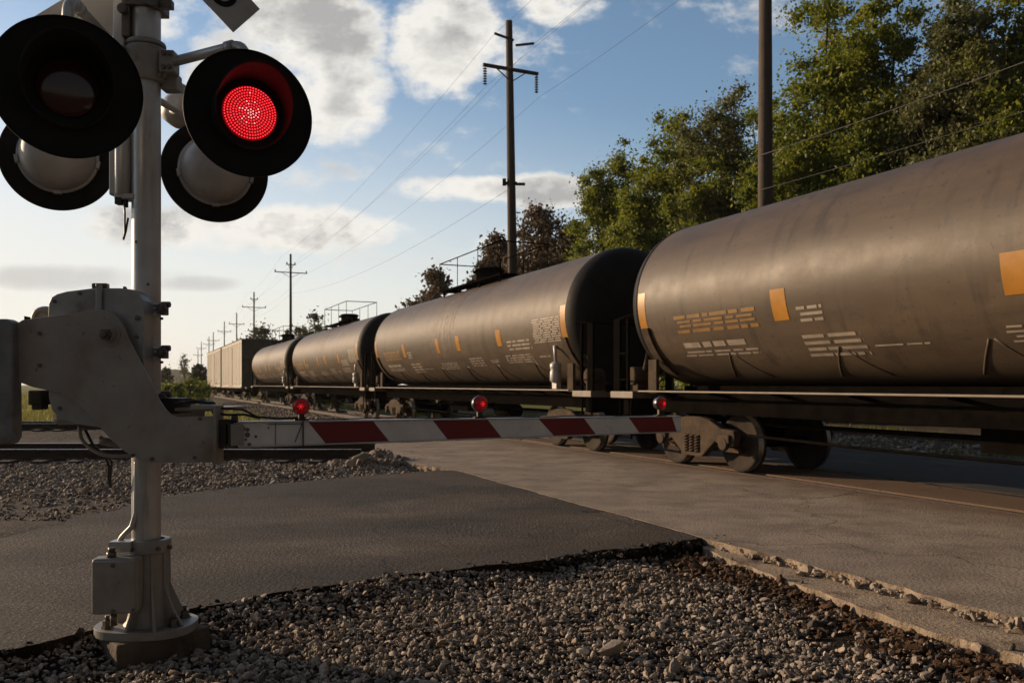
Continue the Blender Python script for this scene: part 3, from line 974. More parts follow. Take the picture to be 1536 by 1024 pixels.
# base casting: collar, barrel, flare, plate
mb = MB()
zt = .525
mb.lathe([(.084, zt + .01), (.116, zt + .01), (.122, zt - .005), (.122, zt - .06), (.108, zt - .075), (.108, .24), (.112, .12), (.128, .055), (.15, .03)], L_((MX + .02, MY, 0)), seg=40)
pl = [(-.29 + 0 * k, 0) for k in range(0)]
el = []
for k in range(48):
    a = 2 * PI * k / 48
    ex = .285 * math.copysign(abs(math.cos(a)) ** .8, math.cos(a)); ey = .23 * math.copysign(abs(math.sin(a)) ** .8, math.sin(a))
    el.append((ex, ey))
mb.prism(el, lambda p: L_((MX + .005 + p[0], MY + p[1], .035)), lambda p: L_((MX + .005 + p[0], MY + p[1], -.012)))
for a, ln in ((-60, .17), (-105, .14), (-20, .19), (30, .17), (120, .16), (180, .17), (75, .16)):   # ribs
    ca, sa = math.cos(rad(a)), math.sin(rad(a))
    tri = [(.10, .035), (.10 + ln * .8, .035), (.10 + ln * .45, .12), (.118, .26), (.116, .46), (.10, .46)]
    w = Vector((-sa, ca, 0)) * .008
    mb.prism(tri, lambda p: L_((MX + .02 + ca * p[0], MY + sa * p[0], p[1])) + w, lambda p: L_((MX + .02 + ca * p[0], MY + sa * p[0], p[1])) - w)
base = mb.build('mast_base', M['cast'], sig, bevel=.005)
for dx, dy in ((.20, -.09), (.19, .10), (-.17, -.13), (-.16, .12)):
    c = L_((MX + dx, MY + dy, .036)); mb = MB()
    mb.cyl(c, c + Vector((0, 0, .014)), .034, seg=6, smooth=False)
    mb.cyl(c + Vector((0, 0, .014)), c + Vector((0, 0, .046)), .027, seg=6, smooth=False)
    mb.cyl(c + Vector((0, 0, .046)), c + Vector((0, 0, .075)), .013, seg=10)
    mb.build('anchor_bolt', M['bolt'], base)
for a in (-45, -115, -10, 60):
    c = L_((MX + .02 + .12 * math.cos(rad(a)), MY + .12 * math.sin(rad(a)), zt - .035))
    dd = Vector((math.cos(rad(a)), math.sin(rad(a)), 0))
    MB().cyl(c - dd * .01, c + dd * .022, .012, seg=6, smooth=False).build('set_screw', M['bolt'], base)
# junction box on the base
jb = MB().box((0, 0, 0), (.255, .12, .32)).build('junction_box', M['cast'], sig, bevel=.022, seg=3, loc=L_((MX - .085, MY - .185, .305)), rot=(0, 0, rad(8)))
MB().box((.0, -.066, 0), (.232, .014, .297)).build('lid', M['cast'], jb, bevel=.006)
mb = MB()
mb.cyl((-.03, -.01, .16), (-.03, -.01, .19), .026, seg=12).cyl((-.03, -.01, .19), (-.03, -.01, .215), .019, seg=6)
mb.cyl((.0, -.078, .125), (.0, -.09, .125), .012, seg=6).cyl((0, -.078, -.135), (0, -.09, -.135), .012, seg=6).cyl((.11, -.078, -.13), (.11, -.09, -.13), .009, seg=6)
mb.cyl((-.02, 0, -.165), (-.02, 0, -.235), .02, seg=10)
mb.build('fitting', M['bolt'], jb)
mb = MB()
mb.box(L_((MX - .10, MY - .09, .51)), (.13, .09, .06))
mb.tube([L_((MX - .14, MY - .06, .52)), L_((MX - .11, MY - .07, .56)), L_((MX - .05, MY - .08, .62)), L_((MX - .03, MY - .07, .70)), L_((MX - .03, MY - .06, 1.0))], .017, 10)
mb.build('conduit', M['galv'], sig, bevel=.012)

# foundation block: a thing of its own
fb = empty('concrete_foundation', (MX - .01, MY + .05, -.3), 'weathered dark concrete block the silver signal mast stands on', 'foundation', rz=rad(44))
mb = MB()
pts = []
g_ = 9
bmx = bmesh.new(); bmesh.ops.create_cube(bmx, size=1)
bmesh.ops.subdivide_edges(bmx, edges=bmx.edges, cuts=8, use_grid_fill=True)
vs = []
for v in bmx.verts:
    q = Vector((v.co.x * .54, v.co.y * .52, v.co.z * .28))
    q += Vector((nse(q.z * 9, q.y * 9), nse(q.x * 9 + 3, q.z * 9), nse(q.x * 8, q.y * 8 + 1))) * .006
    if v.co.z > .45: q.x *= .985; q.y *= .985
    vs.append(q + Vector((0, 0, .148)))
fs = [[v.index for v in f.verts] for f in bmx.faces]
bmx.free()
mb.add(vs, fs, 0, False)
mb.build('block', M['foundation'], fb, bevel=.008)

# clamp casting for the lamp arms
ZA = 3.37
mb = MB().lathe([(.084, ZA + .10), (.112, ZA + .10), (.118, ZA + .08), (.118, ZA - .08), (.112, ZA - .11), (.084, ZA - .11)], L_((MX, MY, 0)), seg=36)
mb.box(L_((MX + .15, MY - .03, ZA)), (.09, .10, .13)).box(L_((MX - .13, MY - .07, ZA + .02)), (.09, .10, .12))
mb.box(L_((MX + .13, MY + .05, ZA - .09)), (.10, .09, .10)).box(L_((MX - .12, MY + .09, ZA - .02)), (.08, .09, .1))
mb.lathe([(.095, ZA + .105), (.112, ZA + .105), (.112, ZA + .135), (.095, ZA + .135)], L_((MX, MY, 0)), seg=36)
clamp = mb.build('arm_clamp', M['cast'], sig, bevel=.01)
for dx, dz in ((.14, .04), (.14, -.04), (.175, .04), (.175, -.04), (.12, -.09), (.15, -.1), (-.14, .05), (-.14, -.02)):
    c = L_((MX + dx, MY - .085 if dx > 0 else MY - .125, ZA + dz))
    MB().cyl(c, c + Vector((0, -.014, 0)), .014, seg=6, smooth=False).build('clamp_bolt', M['bolt'], clamp)

LF = P(102, 132, 4.23); RF = P(374, 171, 4.68); LB = P(88, 236, 5.47); RB = P(323, 257, 5.72)


def bend(pts, n=6):
    out = []
    for i in range(len(pts) - 2):
        a, b, c = [Vector(q) for q in pts[i:i + 3]]
        if i == 0: out.append(a)
        p0 = b + (a - b).normalized() * min(.09, (a - b).length * .45); p1 = b + (c - b).normalized() * min(.09, (c - b).length * .45)
        for k in range(n + 1):
            t = k / n
            out.append(p0 * (1 - t) ** 2 + b * 2 * t * (1 - t) + p1 * t * t)
    out.append(Vector(pts[-1]))
    return out


def lamp_arm(lp, back, start, zoff=0):
    """pipe from the clamp out to the lamp and down into the lamp's housing"""
    n = Vector(back)
    top = lp + n * .16; top.z = ZA + zoff
    end = lp + n * .16; end.z = lp.z + .15
    pth = bend([L_(start), L_(top), L_(end)])
    mb = MB().tube(pth, .029, 16)
    d = (L_(top) - L_(start)).normalized(); l = (L_(top) - L_(start)).length
    q = L_(start) + d * (l - .13)
    mb.tube([q, q + d * .05], .037, 16)
    mb.build('lamp_arm', M['galv'], sig)


def lamp_proto(lit):
    return None


def signal_lamp(pos, az, tilt, lit):
    R_ = .35
    disc = MB().lathe([(0, -.004), (.20, -.004), (.335, -.004), (.347, -.010), (.350, -.016), (.350, .006), (.342, .010), (.33, .006), (.0, .006)], axis=(0, 1, 0), seg=72)
    d = disc.build('signal_lamp', M['black'], sig, loc=L_(pos), rot=(rad(tilt), 0, rad(az)))
    # visor hood
    seg = 64; vs = []; fs = []; rows = 8
    for i in range(rows + 1):
        for k in range(seg):
            a = 2 * PI * k / seg
            top = (1 + math.sin(a)) / 2
            Lh = .05 + .27 * top ** 1.1
            t = i / rows
            r = .186 + .016 * t
            vs.append((r * math.cos(a), -.004 - Lh * t, r * math.sin(a) + .0))
    for i in range(rows):
        for k in range(seg):
            k2 = (k + 1) % seg
            fs.append((i * seg + k, i * seg + k2, (i + 1) * seg + k2, (i + 1) * seg + k))
    h = MB().add(vs, fs, 0, True).build('hood', M['hood'], d)
    md = h.modifiers.new('thick', 'SOLIDIFY'); md.thickness = .004; md.offset = 1
    MB().lathe([(.188, -.006), (.205, -.006), (.205, -.016), (.188, -.016)], axis=(0, 1, 0), seg=64).build('hood_ring', M['hood'], d)
    # lens, slightly domed
    prof = [(.150 * math.sin(t), -.012 - .028 * math.cos(t)) for t in [PI / 2 * k / 8 for k in range(9)]]
    le = MB().lathe(prof, axis=(0, 1, 0), seg=48).build('lens', M['lens_on'] if lit else M['lens_off'], d)
    if lit:
        mbd = MB(); c = 0
        for ring in range(0, 10):
            r = ring * .0154
            n = max(1, int(round(2 * PI * r / .0150)))
            for k in range(n):
                a = 2 * PI * (k + (ring % 2) * .5) / n
                y = -.012 - .028 * math.sqrt(max(0, 1 - (r / .150) ** 2)) - .001
                px, pz = r * math.cos(a), r * math.sin(a)
                hot = 1 if random.random() < math.exp(-(r / .045) ** 2) * .9 else 0
                s_ = .0045
                pts = [(px + s_ * math.cos(q), y, pz + s_ * math.sin(q)) for q in [PI / 3 * j for j in range(6)]] + [(px, y - .003, pz)]
                mbd.add(pts, [(j, (j + 1) % 6, 6) for j in range(6)], hot, True)
        mbd.build('led_cluster', [M['led'], M['led_hot']], d)
    # housing dome behind
    prof = [(.225, .012), (.228, .03), (.222, .055), (.212, .10), (.185, .16), (.135, .205), (.07, .228), (0, .235)]
    hs = MB().lathe(prof, axis=(0, 1, 0), seg=56)
    hs.lathe([(.225, .008), (.243, .010), (.243, .024), (.226, .030)], axis=(0, 1, 0), seg=56)
    for a in (-90, -170, -10, 90):
        ca, sa = math.cos(rad(a)), math.sin(rad(a))
        Rm = Matrix.Rotation(-rad(a) + PI / 2, 3, 'Y')
        hs.box((.240 * ca, .03, .240 * sa), (.05, .035, .022), Rm)
    for a in (-50, -130, 50, 130, -70, -110):
        ca, sa = math.cos(rad(a)), math.sin(rad(a))
        hs.cyl((.234 * ca, .024, .234 * sa), (.234 * ca, .034, .234 * sa), .006, seg=8)
    hs.build('housing', M['dome'], d)
    if not lit:
        MB().lathe([(.0, -.0405), (.03, -.040)], axis=(0, 1, 0), seg=8)
    return d


AF = 28; AB = 200
signal_lamp(LF, AF, 5, False)
signal_lamp(RF, AF, 3, True)
signal_lamp(LB, AB, 3, False)
signal_lamp(RB, AB + 4, 3, False)


def back_vec(az):
    return Vector((-math.sin(rad(az)), math.cos(rad(az)), 0))


lamp_arm(LF, back_vec(AF) * .75, (MX - .13, MY - .10, ZA + .06), .10)
lamp_arm(RF, back_vec(AF) * .75, (MX + .15, MY - .04, ZA), .045)
lamp_arm(LB, back_vec(AB) * .75, (MX - .12, MY + .09, ZA - .02))
lamp_arm(RB, back_vec(AB) * .75, (MX + .13, MY + .06, ZA - .08), -.06)

# conduit boxes strapped to the mast's left side
mb = MB()
mb.box(L_((MX - .135, MY - .02, 3.60)), (.075, .10, .36)).box(L_((MX - .10, MY, 3.82)), (.09, .12, .2)).box(L_((MX - .115, MY - .03, 3.40)), (.06, .07, .08))
mb.build('cable_duct', M['galv'], sig, bevel=.012)
mb = MB()
mb.box(L_((MX - .085, MY - .06, 3.62)), (.05, .06, .22)).cyl(L_((MX - .09, MY - .10, 3.66)), L_((MX - .09, MY - .13, 3.66)), .03, seg=12)
mb.box(L_((MX - .1, MY - .03, 3.43)), (.07, .05, .05))
mb.build('terminal_block', M['bolt'], sig, bevel=.006)
mb = MB()
mb.tube([L_((MX - .125, MY - .03, 2.58)), L_((MX - .125, MY - .03, 2.98))], .05, 20).box(L_((MX - .17, MY - .02, 2.78)), (.05, .09, .40)).box(L_((MX - .10, MY - .03, 2.57)), (.12, .09, .035))
bx2 = mb.build('conduit_box', M['galv'], sig, bevel=.008)
mb = MB()
mb.box(L_((MX - .135, MY - .05, 2.545)), (.04, .05, .04)).cyl(L_((MX - .10, MY - .05, 2.56)), L_((MX - .10, MY - .05, 2.51)), .015, seg=8)
mb.tube([L_((MX - .09, MY - .09, 2.53)), L_((MX - .085, MY - .095, 2.46)), L_((MX - .09, MY - .085, 2.40)), L_((MX - .088, MY - .088, 2.35)), L_((MX - .097, MY - .088, 2.31)), L_((MX - .082, MY - .088, 2.36)), L_((MX - .07, MY - .085, 2.44))], .006, 6)
mb.build('loose_cable', M['cable'], bx2)
# mast seam clips
mb = MB()
for z in ():
    mb.lathe([(.083, z), (.085, z), (.085, z + .012), (.083, z + .012)], L_((MX, MY, 0)), seg=32)
for z, a in ((2.30, -110), (.85, -150), (2.05, -60), (1.6, -95)):
    c = L_((MX + .082 * math.cos(rad(a)), MY + .082 * math.sin(rad(a)), z))
    mb.ball(c, .009, 8, 6)
mb.build('mast_clip', M['bolt'], mast)

# crossbucks (two, back to back)
def crossbuck(yo, az, mat, text, zc):
    n = Vector((math.sin(rad(az)), -math.cos(rad(az)), 0))
    root = MB()
    xdir = Vector((math.cos(rad(az)), math.sin(rad(az)), 0))
    c = L_((MX, MY, zc)) + n * yo
    ob = None
    for k, sg in enumerate((1, -1)):
        d = (xdir * .742 + Vector((0, 0, -.67 * sg))).normalized()
        u = n.cross(d)
        off = n * (.012 if k == 0 else -.008)
        hw = .118; hl = .75
        R = Matrix((d, n, u)).transposed()
        root.box(c + off, (2 * hl, .012, 2 * hw), R)
    root.bar(L_((MX, MY, zc)), c, .08, .2)
    ob = root.build('crossbuck', mat, sig, bevel=.002)
    if text:
        for k, (w, along) in enumerate((('RAIL', -.38), ('ROAD', .33), ('CROSS', -.36), ('ING', .40))):
            sg = 1 if k < 2 else -1
            d = (xdir * .742 + Vector((0, 0, -.67 * sg))).normalized()
            u = d.cross(-n) if False else n.cross(d)
            if u.z < 0: u = -u
            cu = bpy.data.curves.new('t', 'FONT'); cu.body = w; cu.size = .22; cu.align_x = 'CENTER'; cu.align_y = 'CENTER'; cu.extrude = .0008; cu.offset = .006
            to = bpy.data.objects.new('t', cu)
            me = bpy.data.meshes.new_from_object(to)
            bpy.data.objects.remove(to)
            me.materials.clear(); me.materials.append(M['black'])
            o = bpy.data.objects.new('lettering', me); COL.objects.link(o); o.parent = ob
            org = c + n * ((.012 if k < 2 else -.008) + .0085) + d * along
            Rm = Matrix((d, u, n)).transposed().to_4x4()
            o.matrix_local = Matrix.Translation(org) @ Rm
    return ob


crossbuck(.13, AF, M['board'], True, 4.20)
bd = MB()
_d = Vector((math.cos(rad(AF)) * .74, math.sin(rad(AF)) * .74, .67)).normalized(); _n = Vector((-math.sin(rad(AF)), math.cos(rad(AF)), 0))
_u = _n.cross(_d)
bd.box(L_((MX - .03, MY + .14, 3.96)), (1.5, .012, .30), Matrix((_d, _n, _u)).transposed()).box(L_((MX, MY + .09, 3.98)), (.1, .09, .2))
bd.build('angled_board', M['boardback'], sig, bevel=.002)
mb = MB().box(L_((MX + .12, MY - .05, 3.71)), (.12, .05, .05)).cyl(L_((MX + .09, MY - .09, 3.70)), L_((MX + .09, MY - .12, 3.70)), .03, seg=6).box(L_((MX, MY, 3.72)), (.2, .2, .06))
mb.build('sign_bracket', M['bolt'], sig, bevel=.006)
# bell behind the mast
bc = L_(P(266, 165, 5.9))
mb = MB().lathe([(0, -.10), (.06, -.095), (.10, -.06), (.12, 0), (.125, .03), (.115, .035), (0, .02)], bc, axis=(.45, .89, 0), seg=32)
mb.tube([bc + Vector((-.05, .02, 0)), L_((MX + .06, MY + .3, 3.2)), L_((MX, MY, 3.2))], .022, 10)
mb.build('warning_bell', M['dome'], sig)

# ================================================================== CROSSING GATE
gate = empty('crossing_gate', (MX, MY - .28, 1.0), 'grey crossing gate with red and white striped arm lowered across the road', 'barrier')
GO = Vector((MX, MY - .28, 1.0))


def LG(p):
    return Vector(p) - GO


out = [(55, 310), (75, 296), (105, 278), (250, 259), (420, 236), (455, 231), (490, 232), (520, 244), (545, 265), (565, 290), (580, 320), (592, 355), (610, 392), (650, 470), (700, 560),
       (740, 650), (770, 695), (795, 719), (825, 731), (1010, 724), (1010, 941), (740, 943), (690, 936), (640, 920), (600, 902), (560, 876), (500, 818), (440, 748), (385, 690), (345, 652), (300, 628), (255, 613), (150, 590), (70, 562), (57, 540)]
outl = [(a / 3.103, 390 + b / 3.103) for a, b in out]
ZP = 4.70
mb = MB().prism(outl, lambda p: LG(P(p[0], p[1], ZP)), lambda p: LG(P(p[0], p[1], ZP)) + Vector((0, .018, 0)))
mb.build('side_plate', M['plate'], gate, bevel=.004)
BK = .56
outb = [(min(max(p[0], 40), 300) + (6 if p[1] > 560 else -4), p[1] + (8 if p[1] < 480 else -12)) for p in outl]
mb = MB().prism(outb, lambda p: LG(P(p[0] - (10 if 150 < p[0] < 270 and p[1] < 640 else 0), p[1], ZP + BK)), lambda p: LG(P(p[0] - (10 if 150 < p[0] < 270 and p[1] < 640 else 0), p[1], ZP + BK)) + Vector((0, .018, 0)))
mb.build('side_plate', M['plate'], gate, bevel=.004)
# pivot bolt with washers
pv = LG(P(163, 502, ZP))
mb = MB()
for r, y0, y1, sg in ((.066, -.006, .002, 40), (.050, -.014, -.006, 40), (.042, -.028, -.014, 32)):
    mb.cyl(pv + Vector((0, y0, 0)), pv + Vector((0, y1, 0)), r, seg=sg)
mb.build('pivot_washer', M['plate'], gate, bevel=.002)
mb = MB().cyl(pv + Vector((0, -.055, 0)), pv + Vector((0, -.02, 0)), .034, seg=6, smooth=False).cyl(pv + Vector((0, -.068, 0)), pv + Vector((0, -.05, 0)), .019, seg=14)
mb.build('pivot_bolt', M['bolt'], gate, bevel=.003)
for px_, py_, r_ in ((200, 682, .010), (228, 688, .012), (292, 686, .010), (300, 628, .010), (60, 500, .012), (60, 548, .012)):
    q = LG(P(px_, py_, ZP))
    MB().cyl(q + Vector((0, -.010, 0)), q + Vector((0, .003, 0)), r_, seg=6, smooth=False).build('plate_bolt', M['bolt'], gate)
for px_, py_ in ((82, 452), (120, 440), (205, 505), (206, 560), (90, 612)):
    q = LG(P(px_, py_, 4.76))
    MB().cyl(q + Vector((0, -.008, 0)), q + Vector((0, .006, 0)), .011, seg=6, smooth=False).build('cover_bolt', M['bolt'], gate)
# mechanism housing
hp = [(72, 470), (73, 455), (77, 446), (85, 441), (100, 437), (140, 432), (180, 432), (198, 434), (208, 440), (214, 450), (216, 465), (216, 590), (212, 618), (196, 636),
      (150, 641), (115, 636), (90, 628), (78, 615), (73, 597)]
mb = MB().prism(hp, lambda p: LG(P(p[0], p[1], 4.76)), lambda p: LG(P(p[0], p[1], 4.76)) + Vector((0, .13, 0)))
hsg = mb.build('mechanism_housing', M['housing'], gate, bevel=.028, seg=4)
mb = MB().prism([(p[0] - (14 if p[0] > 150 else -1), p[1] + (3 if p[1] < 500 else -3)) for p in hp if True], lambda p: LG(P(p[0], p[1], 4.76)) + Vector((0, .12, 0)),
                lambda p: LG(P(p[0], p[1], 4.76)) + Vector((0, .135, 0)))
mb.build('cover_seam', M['darksteel'], hsg)
mb = MB().box(LG((MX - .30, 5.06, 1.58)), (.44, .30, .72))
mb.build('motor_housing', M['housing'], gate, bevel=.03, seg=3)
# strap over the top, hasp
mb = MB()
mb.bar(LG(P(148.5, 428, 4.745)), LG(P(148.5, 468, 4.745)), .034, .012, up=(0, 1, 0)).bar(LG(P(148.5, 428, 4.74)), LG(P(148.5, 430, 4.86)), .034, .012)
mb.build('strap', M['housing'], hsg, bevel=.004)
mb = MB().box(LG(P(151, 429, 4.80)), (.088, .04, .03))
mb.ball(LG(P(187, 433, 4.8)), .014, 10, 6)
mb.cyl(LG(P(206, 477, 4.755)), LG(P(206, 477, 4.755)) + Vector((0, -.012, 0)), .014, seg=12)
mb.build('hasp', M['bolt'], hsg, bevel=.006)
# motor end behind and little bracket
mb = MB().lathe([(0, -.05), (.055, -.05), (.07, -.03), (.075, 0), (.075, .2)], LG(P(68, 478, 4.95)), axis=(-.2, 1, 0), seg=28)
mb.lathe([(.04, -.055), (.05, -.055), (.05, -.05), (.04, -.05)], LG(P(68, 478, 4.95)), axis=(-.2, 1, 0), seg=28)
mb.build('motor', M['plate'], gate)
mb = MB().box(LG(P(63, 596, 4.85)), (.075, .16, .085)).box(LG(P(60, 609, 4.82)), (.06, .08, .04))
mb.build('bracket', M['darksteel'], gate, bevel=.008)
# counterweight
mb = MB()
c0 = P(-62, 571, ZP - .05)
wp = [(-150, 486), (-140, 479), (8, 478), (15, 481), (18, 492), (20, 640), (20, 655), (14, 666), (-140, 668), (-150, 660)]
mb.prism(wp, lambda p: LG(P(p[0], p[1], ZP - .06)), lambda p: LG(P(p[0], p[1], ZP - .06)) + Vector((0, .09, 0)))
mb.build('counterweight', M['weight'], gate, bevel=.012, seg=3)
mb = MB().prism(wp, lambda p: LG(P(p[0] - 4, p[1], ZP + BK - .03)), lambda p: LG(P(p[0] - 4, p[1], ZP + BK - .03)) + Vector((0, .09, 0)))
mb.build('counterweight', M['weight'], gate, bevel=.012, seg=3)
# end plate joining both side plates, and the top lip of the arm mount
mb = MB().box(LG(P(320.5, 651, ZP)) + Vector((.012, .04, -.004)), (.022, .12, .335))
mb.build('end_flange', M['plate'], gate, bevel=.004)
mb = MB().box(LG(P(308, 614, ZP)) + Vector((-.02, .06, .012)), (.13, .12, .028))
mb.box(LG(P(285, 612, ZP)) + Vector((0, .35, -.01)), (.26, .5, .02))
mb.build('mount_lid', M['plate'], gate, bevel=.006)
mb = MB()
for k in range(6):
    a = LG(P(262 + k * 3, 606 - k * .4, ZP + .05 + k * .06)); b = LG(P(318 + k * 1.5, 604 + (k % 3) * 2.2, ZP + .05 + k * .06))
    mb.tube([a, (a + b) / 2 + Vector((0, 0, .018)), b], .006, 8)
mb.box(LG(P(290, 603, ZP + .16)), (.20, .10, .012)).box(LG(P(265, 608, ZP + .22)), (.10, .2, .09))
mb.build('linkage', M['darksteel'], gate, bevel=.003)
# clamps round the mast
cb = []
for py in (465, 530, 598):
    z = P(240, py, 4.95).z
    mb = MB().tube([LG((MX + .09 * math.cos(a), MY + .09 * math.sin(a), z)) for a in [2 * PI * k / 28 for k in range(29)]], .014, 10, caps=False)
    mb.tube([LG((MX - .04, MY - .09, z + .03)), LG((MX + .12, MY - .09, z + .03))], .013, 10).tube([LG((MX - .04, MY - .09, z - .03)), LG((MX + .12, MY - .09, z - .03))], .013, 10)
    mb.box(LG((MX - .02, MY - .10, z)), (.06, .05, .12))
    cl = mb.build('mast_clamp', M['galv'], gate)
    mb = MB()
    c = LG((MX + .125, MY - .06, z))
    mb.box(c, (.04, .08, .06)).cyl(c + Vector((.02, -.05, .0)), c + Vector((.02, -.075, 0)), .034, seg=6, smooth=False).cyl(c + Vector((.02, -.07, 0)), c + Vector((.02, -.095, 0)), .017, seg=10)
    mb.cyl(c + Vector((0, -.02, .03)), c + Vector((.052, -.02, .03)), .02, seg=6, smooth=False)
    mb.cyl(c + Vector((0, -.02, -.045)), c + Vector((0, -.02, -.06)), .012, seg=6, smooth=False)
    mb.build('nut', M['bolt'], cl, bevel=.006)
# hanging cables below the housing
mb = MB().tube(bend([LG(P(119, 638, 4.9)), LG(P(122, 662, 4.9)), LG(P(152, 684, 4.85)), LG(P(200, 684, 4.82)), LG(P(206, 680, 4.84))], 8), .011, 8)
mb.build('flexible_conduit', M['cable_grey'], gate)
mb = MB().tube([LG(P(128, 645, 4.92)), LG(P(140, 668, 4.95)), LG(P(158, 684, 4.98)), LG(P(164, 700, 5.0)), LG(P(163, 716, 5.02)), LG(P(166, 730, 5.05))], .009, 8)
mb.tube([LG(P(158, 684, 4.98)), LG(P(168, 692, 4.98)), LG(P(165, 722, 5.0))], .007, 8)
mb.build('loose_cable', M['cable'], gate)
mb = MB().ball(LG(P(158, 662, 4.9)), .03, 10, 8, sc=(1.4, .8, .8)).ball(LG(P(172, 666, 4.9)), .035, 10, 8, sc=(1.8, .8, .5)).tube([LG(P(150, 655, 4.9)), LG(P(158, 662, 4.9)), LG(P(180, 668, 4.88))], .012, 8)
mb.build('connector', M['cable_grey'], gate)

# ---- striped arm
A0 = P(358, 650, 4.74); A1 = P(1018, 637.5, 6.0)
A0.z = A1.z = 1.175
AD = (A1 - A0).normalized(); AL = (A1 - A0).length
AN = Vector((AD.y, -AD.x, 0))           # towards the camera


def arm_t(px):
    k = (px - 768) / FPX
    return (k * A0.y - A0.x) / (AD.x - k * AD.y)


def arm_h(t):
    return .150 + (.118 - .150) * t / AL


def AP_(t, v, off=0.0):
    """point on the arm: t metres out, v -0.5..0.5 of the height, off towards the camera"""
    return LG(A0 + AD * t + AN * off + Vector((0, 0, arm_h(t) * v)))


mb = MB()
cuts = [(0.0, 0.0, 0)]
reds = [((461, 487), (558, 582)), ((647, 669), (729, 750)), ((805, 828), (873, 891)), ((940, 956), (1005, 1012))]
fr = []
prev = (0.0, 0.0)
for (a, b), (c, d) in [((q[0][0], q[0][1]), (q[1][0], q[1][1])) for q in reds]:
    t0, b0, t1, b1 = arm_t(a), arm_t(b), arm_t(c), arm_t(d)
    fr.append((prev, (t0, b0), 0)); fr.append(((t0, b0), (t1, b1), 1)); prev = (t1, b1)
fr.append((prev, (AL, AL), 0))
DEP = .05
for off, flip in ((DEP / 2, False), (-DEP / 2, True)):
    for (a, b, mi) in fr:
        n = max(1, int((b[0] - a[0]) / .3))
        mb.add([AP_(a[0], .44, off), AP_(b[0], .44, off), AP_(b[1], -.44, off), AP_(a[1], -.44, off)], [(0, 1, 2, 3)], mi)
for v0 in (.44, -.44):
    mb.add([AP_(0, v0, DEP / 2), AP_(AL, v0, DEP / 2), AP_(AL, v0, -DEP / 2), AP_(0, v0, -DEP / 2)], [(0, 1, 2, 3)], 2)
for t in (0, AL):
    mb.add([AP_(t, .44, DEP / 2), AP_(t, -.44, DEP / 2), AP_(t, -.44, -DEP / 2), AP_(t, .44, -DEP / 2)], [(0, 1, 2, 3)], 2)
arm = mb.build('gate_arm', [M['white'], M['red'], M['alum']], gate, fix=False)
mb = MB()
for v0 in (.47, -.47):
    vs = []
    for t in (-.0, AL + .0):
        for o_, dv in ((.034, -.035), (.034, .03), (-.034, .03), (-.034, -.035)):
            vs.append(AP_(t, v0 + dv, o_))
    mb.add(vs, [(0, 1, 2, 3), (7, 6, 5, 4), (0, 4, 5, 1), (1, 5, 6, 2), (2, 6, 7, 3), (3, 7, 4, 0)])
mb.build('edge_channel', M['alum'], arm, bevel=.003)
mb = MB().bar(AP_(-.012, -.40, 0), AP_(-.012, .40, 0), .09, .07, up=AD).bar(AP_(.20, -.44, DEP / 2 + .004), AP_(.20, .44, DEP / 2 + .004), .006, .004, up=AN)
mb.build('root_block', M['cast'], arm, bevel=.008)
mb = MB()
for t, v0, r in ((.045, .2, .011), (.045, -.02, .014), (.09, -.1, .008), (.055, -.42, .01), (.035, -.22, .007), (.16, .25, .005), (.02, .25, .013)):
    c = AP_(t, v0 * .9, DEP / 2)
    mb.cyl(c, c + AN * .006, r, seg=10)
tq = arm_t(453)
mb.bar(AP_(tq, -.5, DEP / 2 + .012), AP_(tq, .5, DEP / 2 + .012), .010, .004, up=AN).bar(AP_(tq - .045, -.35, DEP / 2 + .004), AP_(tq + .0, .45, DEP / 2 + .004), .005, .004, up=AN)
mb.bar(AP_(tq - .2, .37, DEP / 2 + .003), AP_(tq, .37, DEP / 2 + .003), .005, .004, up=AN)
mb.build('rivet', M['bolt'], arm)
mb = MB().bar(AP_(-.03, -.40, 0), AP_(-.03, .42, 0), .07, .06, up=AD)
c0 = AP_(-.10, 0, 0)
mb.box(LG(P(336, 650, 4.76)), (.055, .09, .165)).box(LG(P(343, 632, 4.74)), (.05, .05, .03)).box(LG(P(352, 628, 4.74)), (.03, .04, .035))
mb.build('arm_adapter', M['darksteel'], gate, bevel=.006)
mb = MB()
e1 = AP_(arm_t(447), .60, .0)
mb.tube([LG(P(300, 606, 4.78)), LG(P(330, 612, 4.76)), AP_(.02, .95, .01), AP_(.10, .66, .01), AP_(.22, .58, .0), e1], .007, 8)
mb.tube([LG(P(318, 618, 4.76)), LG(P(340, 622, 4.74)), AP_(.03, .75, -.01), AP_(.12, .60, 0)], .007, 8)
pts = [AP_(t, .545, .0) + Vector((0, 0, .004 * math.sin(t * 9))) for t in np.linspace(arm_t(452), arm_t(990), 30)]
mb.tube(pts, .004, 6)
mb.build('lamp_cable', M['cable'], gate)


